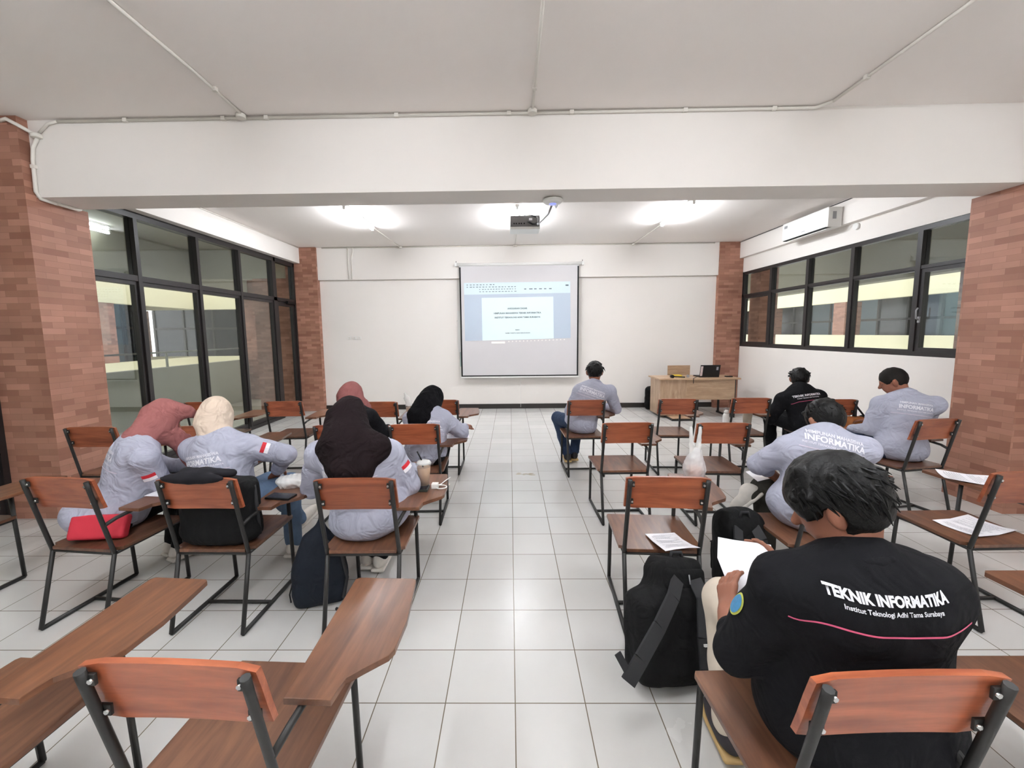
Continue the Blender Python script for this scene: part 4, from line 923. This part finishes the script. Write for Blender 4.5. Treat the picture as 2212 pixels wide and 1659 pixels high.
def grey_print(L, lines=3, y=-.085, flag=True, star=True, x=0, size=.042, pipe=True, w_=.15):
    r, u, f, N = L['r3'], L['u3'], L['f3'], L['N']
    o = N+u*y+r*x
    L['lay'](sub_text(text_mesh('HIMPUNAN MAHASISWA', size*.62, bold=.0008, font_squash=.86), 1), o+u*.036, r, u, f)
    L['lay'](sub_text(text_mesh('INFORMATIKA', size*1.08, bold=.0016, font_squash=.9), 1), o, r, u, f)
    L['lay'](sub_text(text_mesh('INSTITUT TEKNOLOGI ADHI TAMA SURABAYA', size*.36, bold=.0003, font_squash=.9), 1), o-u*.032, r, u, f)
    if pipe: L['strip']([(-.17+.34*i/24, 0) for i in range(25)], .005, 'piping', 'pipel', o-u*.062, r, u, f)
    if flag:
        d = unit(L['ER']-L['SR']); out = unit(r*1.0-f*(.55)); out = unit(out-np.dot(out, d)*d); sd = np.cross(d, out); c = lerp(L['SR'], L['ER'], .42)
        for k, m in ((-1, 'flagred'), (1, 'flagwhite')):
            bm = bmesh.new(); g = [[bm.verts.new((x_*.0675-.034, (y_*.0115)+(0 if k > 0 else -.023), 0)) for x_ in (0, .25, .5, .75, 1)] for y_ in (0, 1, 2)]
            for a in range(2):
                for b_ in range(4): bm.faces.new((g[a][b_], g[a][b_+1], g[a+1][b_+1], g[a+1][b_]))
            me = bpy.data.meshes.new('flag_patch'); bm.to_mesh(me); bm.free(); L['lay'](me, c, sd, d, -out, .003, 'flag_patch', m)
M['mauve'] = hijab_mat('mauve_headscarf', (150, 96, 94)); M['beige'] = hijab_mat('beige_headscarf', (214, 196, 178)); M['dark'] = hijab_mat('dark_brown_black_headscarf', (30, 22, 24)); M['blackh'] = hijab_mat('black_headscarf', (15, 14, 17))
def emblem(L):
    c = lerp(L['SL'], L['EL'], .42); d = unit(L['EL']-L['SL']); out = V(-.93, .30, .1); out = unit(out-np.dot(out, d)*d); sd = np.cross(d, out)
    for r_, m, nm in ((1.0, 'emby', 'sleeve_emblem'), (.82, 'embb', 'emblem_field')):
        bm = bmesh.new(); vs = [bm.verts.new((.026*r_*math.cos(a), .036*r_*math.sin(a), 0)) for a in np.linspace(0, 2*PI, 21)[:-1]]; ct = bm.verts.new((0, 0, 0))
        for i in range(20): bm.faces.new((vs[i], vs[(i+1) % 20], ct))
        me = bpy.data.meshes.new(nm); bm.to_mesh(me); bm.free(); L['lay'](me, c, sd, d, -out, .003 if r_ == 1 else .0045, nm, m)
M['emby'] = mat('yellow_thread', srgb(190, 190, 84), .7); M['embb'] = mat('blue_patch', srgb(66, 128, 170), .7, var=(120, .3))
# ---- woman in the mauve headscarf, left
person('woman in a mauve headscarf and grey shirt bent over a tablet, at far left', dict(
    P=(-2.42, .80, .54), N=(-2.31, .87, .95), H=(-2.27, .99, 1.045), F=(.70, .58, -.50), SL=(-2.50, .98, .85), SR=(-2.20, .76, .86), EL=(-2.46, 1.18, .68), ER=(-2.20, .86, .655), WL=(-2.25, 1.22, .67), WR=(-2.05, 1.02, .675),
    KL=(-2.48, 1.30, .52), KR=(-2.33, 1.27, .51), AL=(-2.47, 1.22, .09), AR=(-2.37, 1.15, .09)), pants='blackpants', seed=11, skin='skin2',
    head=('scarf', 'mauve', [([lerp((-2.27, .99, 1.045), (-2.31, .87, .95), .5), (-2.20, 1.02, .92), (-2.14, 1.03, .80), (-2.13, 1.03, .72)], [.07, .055, .045, .03]), ([(-2.25, 1.01, 1.10), (-2.17, 1.07, 1.08), (-2.13, 1.10, 1.05)], [.06, .035, .012])]),
    hem=[((-2.50, .72, .53), (.17, .15, .11))], cape=(.10, .085, .06), print_=lambda L: grey_print(L, y=-.12, x=-.04, size=.036))
# ---- woman in the beige headscarf
person('woman in a beige headscarf and grey shirt, dark bag hung on her chair', dict(
    P=(-1.80, .86, .54), N=(-1.875, .93, .94), H=(-1.92, 1.0, 1.065), F=(-.15, .85, -.40), SL=(-2.05, .95, .86), SR=(-1.68, .93, .88), EL=(-2.10, 1.16, .68), ER=(-1.49, 1.02, .80), WL=(-1.90, 1.32, .67), WR=(-1.60, 1.10, .672),
    KL=(-1.76, 1.26, .52), KR=(-1.60, 1.24, .52), AL=(-1.66, 1.46, .14), AR=(-1.58, 1.2, .09)), pants='ljeans', seed=12, b=1.04, cape=(.072, .07, .05),
    head=('scarf', 'beige', [([(-1.92, .96, 1.03), (-1.90, .94, .98)], [.085, .08])]), print_=lambda L: grey_print(L, y=-.135, x=-.035, size=.042), feet={'L': (.3, .8, .3)})
# ---- woman in the long dark headscarf by the aisle
person('woman in a long dark brown headscarf over her grey shirt, seated by the aisle', dict(
    P=(-.83, .69, .54), N=(-.92, .69, .97), H=(-.955, .76, 1.095), F=(.12, .90, -.38), SL=(-1.12, .71, .89), SR=(-.71, .71, .89), EL=(-1.22, .80, .66), ER=(-.62, .77, .685), WL=(-1.02, 1.05, .62), WR=(-.66, 1.02, .70),
    KL=(-.99, 1.12, .52), KR=(-.78, 1.14, .52), AL=(-.99, 1.05, .09), AR=(-.90, 1.02, .09)), pants='blackpants', seed=13, b=1.12, wb=1.13,
    head=('scarf', 'dark', [([(-.955, .70, 1.06), (-.93, .62, .98), (-.90, .58, .89), (-.875, .565, .80)], [.115, .12, .10, .065]), ([(-.94, .66, 1.0), (-1.02, .63, .94), (-.985, .58, .87)], [.09, .06, .035]), ([(-.92, .66, 1.0), (-.76, .63, .95), (-.80, .575, .86)], [.10, .07, .04]), ([(-.90, .60, .90), (-.885, .57, .84), (-.88, .56, .79)], [.11, .10, .085])]),
    print_=lambda L: grey_print(L, y=-.13, x=-.03, size=.044))
# ---- woman in the second mauve headscarf, mostly hidden
person('woman in a mauve headscarf writing, mostly hidden behind the long dark headscarf', dict(
    P=(-1.42, 1.96, .54), N=(-1.45, 2.03, .92), H=(-1.475, 2.13, 1.025), F=(.50, .75, -.45), SL=(-1.62, 2.08, .85), SR=(-1.27, 2.0, .85), EL=(-1.66, 2.22, .67), ER=(-1.18, 2.12, .67), WL=(-1.42, 2.40, .67), WR=(-1.20, 2.30, .675),
    KL=(-1.52, 2.38, .52), KR=(-1.34, 2.40, .52), AL=(-1.52, 2.35, .09), AR=(-1.36, 2.36, .09)), pants='blackpants', shirt='blackshirt', seed=14, vox=.014,
    head=('scarf', 'mauve', [([(-1.47, 2.10, 1.0), (-1.38, 2.10, .90), (-1.36, 2.08, .82)], [.10, .08, .04])]))
# ---- woman in the black headscarf writing
person('woman in a black headscarf leaning right to write, beside the aisle', dict(
    P=(-.77, 1.96, .54), N=(-.76, 2.07, .86), H=(-.735, 2.17, .975), F=(.72, .55, -.42), SL=(-.93, 2.13, .80), SR=(-.61, 2.03, .82), EL=(-.97, 2.3, .68), ER=(-.46, 2.10, .675), WL=(-.76, 2.42, .67), WR=(-.46, 2.32, .675),
    KL=(-.86, 2.40, .52), KR=(-.68, 2.42, .52), AL=(-.88, 2.35, .09), AR=(-.72, 2.36, .09)), pants='blackpants', seed=15, vox=.013, b=1.05,
    head=('scarf', 'blackh', [([(-.76, 2.10, .95), (-.83, 2.0, .85), (-.85, 1.96, .76)], [.10, .09, .05]), ([(-.78, 2.08, .93), (-.78, 1.98, .82), (-.79, 1.95, .75)], [.10, .08, .05])]),
    print_=lambda L: grey_print(L, y=-.12, x=.06, size=.036, flag=False), hands={'R': dict(d=(.25, .9, .05), n=(-.2, .1, -1), curl=.7)})
# ---- man alone in front
person('man in a grey shirt and jeans sitting alone in front of the screen', dict(
    P=(.80, 3.08, .54), N=(.965, 3.14, .975), H=(.975, 3.20, 1.12), F=(.10, .97, -.18), SL=(.785, 3.13, .90), SR=(1.14, 3.13, .90), EL=(.675, 3.10, .68), ER=(1.235, 3.20, .68), WL=(.72, 3.34, .60), WR=(1.12, 3.42, .675),
    KL=(.575, 3.44, .53), KR=(.84, 3.50, .52), AL=(.68, 3.30, .10), AR=(.77, 3.36, .10)), pants='jeans', shoe='darkshoe', seed=16, vox=.013, head=('hair', 'hairm', 1.04), b=1.02,
    print_=lambda L: grey_print(L, y=-.10, x=-.01, size=.046, flag=False))
# ---- far man in black
def black_print(L, y=-.08, size=.030, x=0, w_=.17, pipe=-.062, tilt=0):
    r, u, f, N = L['r3'], L['u3'], L['f3'], L['N']; o = N+u*y+r*x
    if tilt: r2 = unit(r*math.cos(tilt)+u*math.sin(tilt)); u2 = unit(u*math.cos(tilt)-r*math.sin(tilt))
    else: r2, u2 = r, u
    L['lay'](sub_text(text_mesh('TEKNIK INFORMATIKA', size, bold=.0012, font_squash=.93), 1), o, r2, u2, f)
    L['lay'](sub_text(text_mesh('Institut Teknologi Adhi Tama Surabaya', size*.50, bold=.0003, font_squash=.98), 1), o-u2*size*.86+r2*.004, r2, u2, f)
    L['strip']([(-w_*1.02+w_*2*i/40, -.013*math.exp(-((i-1)/4)**2)) for i in range(41)], .0042, 'piping', 'pipep', o+u2*pipe, r2, u2, f)
person('far man in a black jacket with white lettering, near the right wall', dict(
    P=(3.33, 2.99, .54), N=(3.285, 3.10, .91), H=(3.345, 3.19, 1.015), F=(.40, .85, -.35), SL=(3.09, 3.08, .80), SR=(3.50, 3.08, .83), EL=(3.0, 3.12, .56), ER=(3.58, 3.30, .67), WL=(3.14, 3.36, .60), WR=(3.44, 3.5, .675),
    KL=(3.18, 3.42, .52), KR=(3.42, 3.45, .52), AL=(3.18, 3.38, .09), AR=(3.42, 3.4, .09)), shirt='blackshirt', pants='blackpants', shoe='darkshoe', seed=17, vox=.013, head=('hair', 'hairm', 1.07), b=1.02, print_=lambda L: black_print(L, -.085, .032))
# ---- man bent forward in grey
person('man in a grey shirt bent forward with one leg crossed, behind the man in black', dict(
    P=(1.72, .70, .55), N=(1.855, .79, .955), H=(1.905, .88, 1.03), F=(-.10, .80, -.60), SL=(1.64, .80, .88), SR=(2.02, .72, .89), EL=(1.55, .93, .745), ER=(2.08, .95, .69), WL=(1.76, 1.04, .60), WR=(1.92, 1.12, .66),
    KL=(1.93, 1.10, .54), KR=(1.72, 1.14, .50), AL=(1.61, 1.10, .48), AR=(1.74, 1.10, .09)), pants='olive', seed=18, vox=.012, head=('hair', 'hairm', 1.06), b=1.06, roll={'L': .35, 'R': .9}, skin='skin2',
    print_=lambda L: grey_print(L, y=-.045, x=.0, size=.046, flag=False), feet={'L': (-.55, .35, -.75)}, hem=[((1.70, .76, .55), (.17, .15, .12))])
sheet('paper_sheet', 'bluish sheet in the lap of the man bent forward in grey', [[(1.58+.06*i, 1.12+.02*i-.07*j, .630+.004*i-.008*j) for i in range(4)] for j in range(3)])
# ---- man in grey by the right pillar
def grey_side(L): grey_print(L, y=-.10, x=.02, size=.040, flag=False)
person('man in a grey shirt by the right brick pillar, head bowed to the left', dict(
    P=(3.43, 1.99, .54), N=(3.50, 2.05, .985), H=(3.455, 2.14, 1.11), F=(-.70, .55, -.42), SL=(3.31, 2.08, .91), SR=(3.69, 1.98, .92), EL=(3.265, 2.12, .68), ER=(3.78, 2.2, .69), WL=(3.30, 2.36, .62), WR=(3.60, 2.48, .67),
    KL=(3.24, 2.42, .52), KR=(3.46, 2.46, .52), AL=(3.24, 2.38, .09), AR=(3.46, 2.42, .09)), pants='jeans', shoe='darkshoe', seed=19, vox=.012, head=('hair', 'hairs', .985), b=1.04, print_=grey_side)
# ---- man in black, nearest
man = person('man in a black jacket lettered across the back, reading a paper, nearest the camera', dict(
    P=(.93, -.56, .55), N=(.868, -.625, .990), H=(.857, -.545, 1.118), F=(-.66, .58, -.50), SL=(.700, -.60, .925), SR=(1.04, -.625, .925), EL=(.645, -.50, .655), ER=(1.185, -.50, .74), WL=(.700, -.335, .655), WR=(.99, -.18, .70),
    KL=(.815, -.11, .545), KR=(1.04, -.10, .53), AL=(.80, -.20, .09), AR=(1.04, -.12, .09)), shirt='blackshirt', pants='beigep', shoe='darkshoe', seed=20, vox=.009, bvox=.0055, head=('hair', 'hairm', 1.14), b=1.06, sh_wr=.009,
    hands={'L': dict(d=(.35, .72, .60), n=(.75, -.05, -.55), curl=.45, side=-1), 'R': dict(d=(-.4, .6, .4), n=(-.8, -.3, 0), curl=.5)}, print_=lambda L: (black_print(L, .0, .0255, -.012, .19, -.068, -.085), emblem(L)),
    hem=[((.90, -.58, .58), (.215, .165, .16)), ((.875, -.645, .895), (.185, .095, .10))], roll={'L': .45, 'R': .93}, wb=1.16, locks=950, arm=.98)
so = [c for c in man.children if c.name.startswith('shirt')][0]
org = Vector((.93, -.56, 0))
b = MB(); b.tube([(0, .001, 0), (0, -.003, 0)], .0085, 14); bt = b.build('cuff_button', M['white'], so); bt.location = Vector((.655, -.452, .663))-org; bt.rotation_euler = (0, 0, R(-25))
b = MB(); c0 = Vector((.700, -.352, .640))-org
b.tube([c0+Vector((.030*math.cos(a), .030*math.sin(a), .012*math.sin(a*1.0))) for a in np.linspace(0, 2*PI, 18)], .0045, 6); tag(b.build('bracelet', M['steel'], man), 'dark bracelet with a metal bead')
b = MB(); b.lathe([(0, -.002), (.036, -.002), (.036, .0005), (0, .0015)], (0, 0, 0), 24)
sheet('paper_sheet', 'curled printed sheet held by the man in the black jacket nearest the camera', [[(.765, -.13, .812), (.83, -.12, .795), (.90, -.12, .785), (.97, -.12, .775)], [(.735, -.19, .765), (.815, -.185, .745), (.89, -.185, .735), (.955, -.185, .73)], [(.745, -.25, .70), (.80, -.245, .69), (.875, -.245, .68), (.945, -.245, .675)], [(.76, -.30, .645), (.80, -.29, .64), (.865, -.29, .63), (.935, -.29, .625)]])
b.bm.free()
# ================================================================ bags
def put_bag(name, label, cat, fn): pass
t = thing('shoulder_bag', 'large black bag standing on the seat against the chair back, behind the beige headscarf', 'bag', (-1.635, .40, 0), R(-.6))
SDF(.009).rbox((0, .185, .625), (.205, .075, .175), .06, k=.04).ell((0, .17, .50), (.20, .09, .07), k=.05).wrinkle(.012, 24, 31).build('bag_body', M['nylon'], t)
SDF(.008).chain([(-.13, .10, .845), (-.05, .035, .875), (.05, .03, .878), (.15, .09, .86)], [.022, .030, .030, .02], k=.02).ell((0, .0, .862), (.165, .022, .030), k=.02).wrinkle(.004, 30, 33).build('top_flap', mat('charcoal_flap', srgb(28, 27, 32), .75, spec=.2), t)
TB('strap', M['nylon2'], t, [(.20, .18, .76), (.215, .17, .62), (.20, .20, .47)], .010)
t = thing('drawstring_backpack', 'dark navy soft backpack on the floor left of the aisle chair', 'backpack', (-1.16, .71, 0), R(20))
SDF(.009).ell((0, 0, .16), (.155, .105, .17), k=.05).ell((0, 0, .28), (.115, .08, .15), k=.06).cone((0, 0, .38), (.02, 0, .49), .06, .012, .05).rbox((0, 0, .06), (.14, .09, .06), .04, k=.05).wrinkle(.010, 20, 35).cut((0, 0, .004), (0, 0, -1)).build('bag_body', M['navy'], t)
TB('shoulder_strap', M['nylon2'], t, [(.04, -.06, .40), (.13, -.09, .30), (.155, -.10, .16), (.13, -.11, .05), (.17, -.16, .02), (.13, -.2, .012), (.09, -.15, .012)], .009, 6)
TB('cord', M['black'], t, [(-.14, -.02, .17), (-.165, -.03, .08), (-.16, -.03, .03)], .004, 6)
t = thing('backpack', 'big black backpack with straps leaning on the empty chair right of the aisle', 'backpack', (.69, .10, .012)); t.rotation_euler = (R(-20), R(9), R(14))
SDF(.008).rbox((0, 0, .19), (.180, .105, .19), .07, k=.05).rbox((.045, 0, .38), (.115, .095, .12), .055, k=.07).rbox((.055, -.005, .485), (.095, .085, .035), .03, k=.03).wrinkle(.010, 17, 41).cut((0, 0, .002), (0, 0, -1)).build('bag_body', M['nylon'], t)
SDF(.007).rbox((.05, -.075, .44), (.105, .03, .045), .02, k=.02).wrinkle(.005, 24, 42).build('top_flap', M['nylon'], t)
for pts in ([(.0, -.105, .44), (-.06, -.15, .38), (-.17, -.20, .28), (-.27, -.215, .17), (-.325, -.205, .09)], [(.09, -.105, .44), (.10, -.145, .37), (.075, -.165, .22), (.085, -.155, .10), (.10, -.13, .03)]):
    b = MB()
    for a_, c_ in zip(pts, pts[1:]): b.bar(a_, c_, .058, .014, (.3, 1, .2))
    b.build('shoulder_strap', M['nylon2'], t)
b = MB(); b.bar((-.31, -.21, .10), (-.365, -.20, .19), .028, .007, (0, 1, .2)); b.build('loose_strap', M['nylon2'], t)
BX('strap_buckle', M['white'], t, .062, .085, -.180, -.172, .19, .20)
TB('zip_pull', M['greyp'], t, [(.06, -.108, .46), (.062, -.110, .42)], .003, 6)
TB('haul_loop', M['nylon2'], t, [(.02, -.03, .51), (.03, -.03, .545), (.08, -.03, .545), (.09, -.03, .51)], .008, 6)
backpack('backpack', 'black backpack on the floor left of the bent man, below his seat edge', (1.37, .78, 0), -4, 0, .135, .09, .245, 'nylon', .009, True, -1, seed=43)
t = thing('handbag', 'brown and black bag hung on the right side of the far chair back', 'bag', (3.665, 2.70, .50))
SDF(.01).rbox((-.05, 0, 0), (.10, .065, .17), .05, k=.03).wrinkle(.006, 26, 45).build('bag_body', M['brownb'], t)
SDF(.01).rbox((.07, .0, .0), (.075, .075, .18), .05, k=.03).wrinkle(.006, 26, 46).build('side_panel', M['nylon'], t)
TB('strap', M['nylon2'], t, [(-.05, 0, .15), (-.07, -.02, .30), (-.07, .02, .32), (.06, 0, .15)], .009)
stain = mat('dried_mud_stain', srgb(158, 146, 122), .6, var=(60, .25))
b = MB(); rg = random.Random(9)
for i in range(9):
    x, y, r_ = rg.uniform(.03, .24), rg.uniform(.0, .10), rg.uniform(.012, .032); n = 9
    vs = [b.bm.verts.new((x+r_*1.5*math.cos(2*PI*k/n)*rg.uniform(.7, 1.2), y+r_*.7*math.sin(2*PI*k/n)*rg.uniform(.7, 1.2), .0006+i*.00005)) for k in range(n)]; b.bm.faces.new(vs)
o = b.build('dirt_smudge', stain); o.location = (0, 2.86, 0); tag(o, 'brown dried smudge on a floor tile in the aisle', 'stain', kind='stuff')
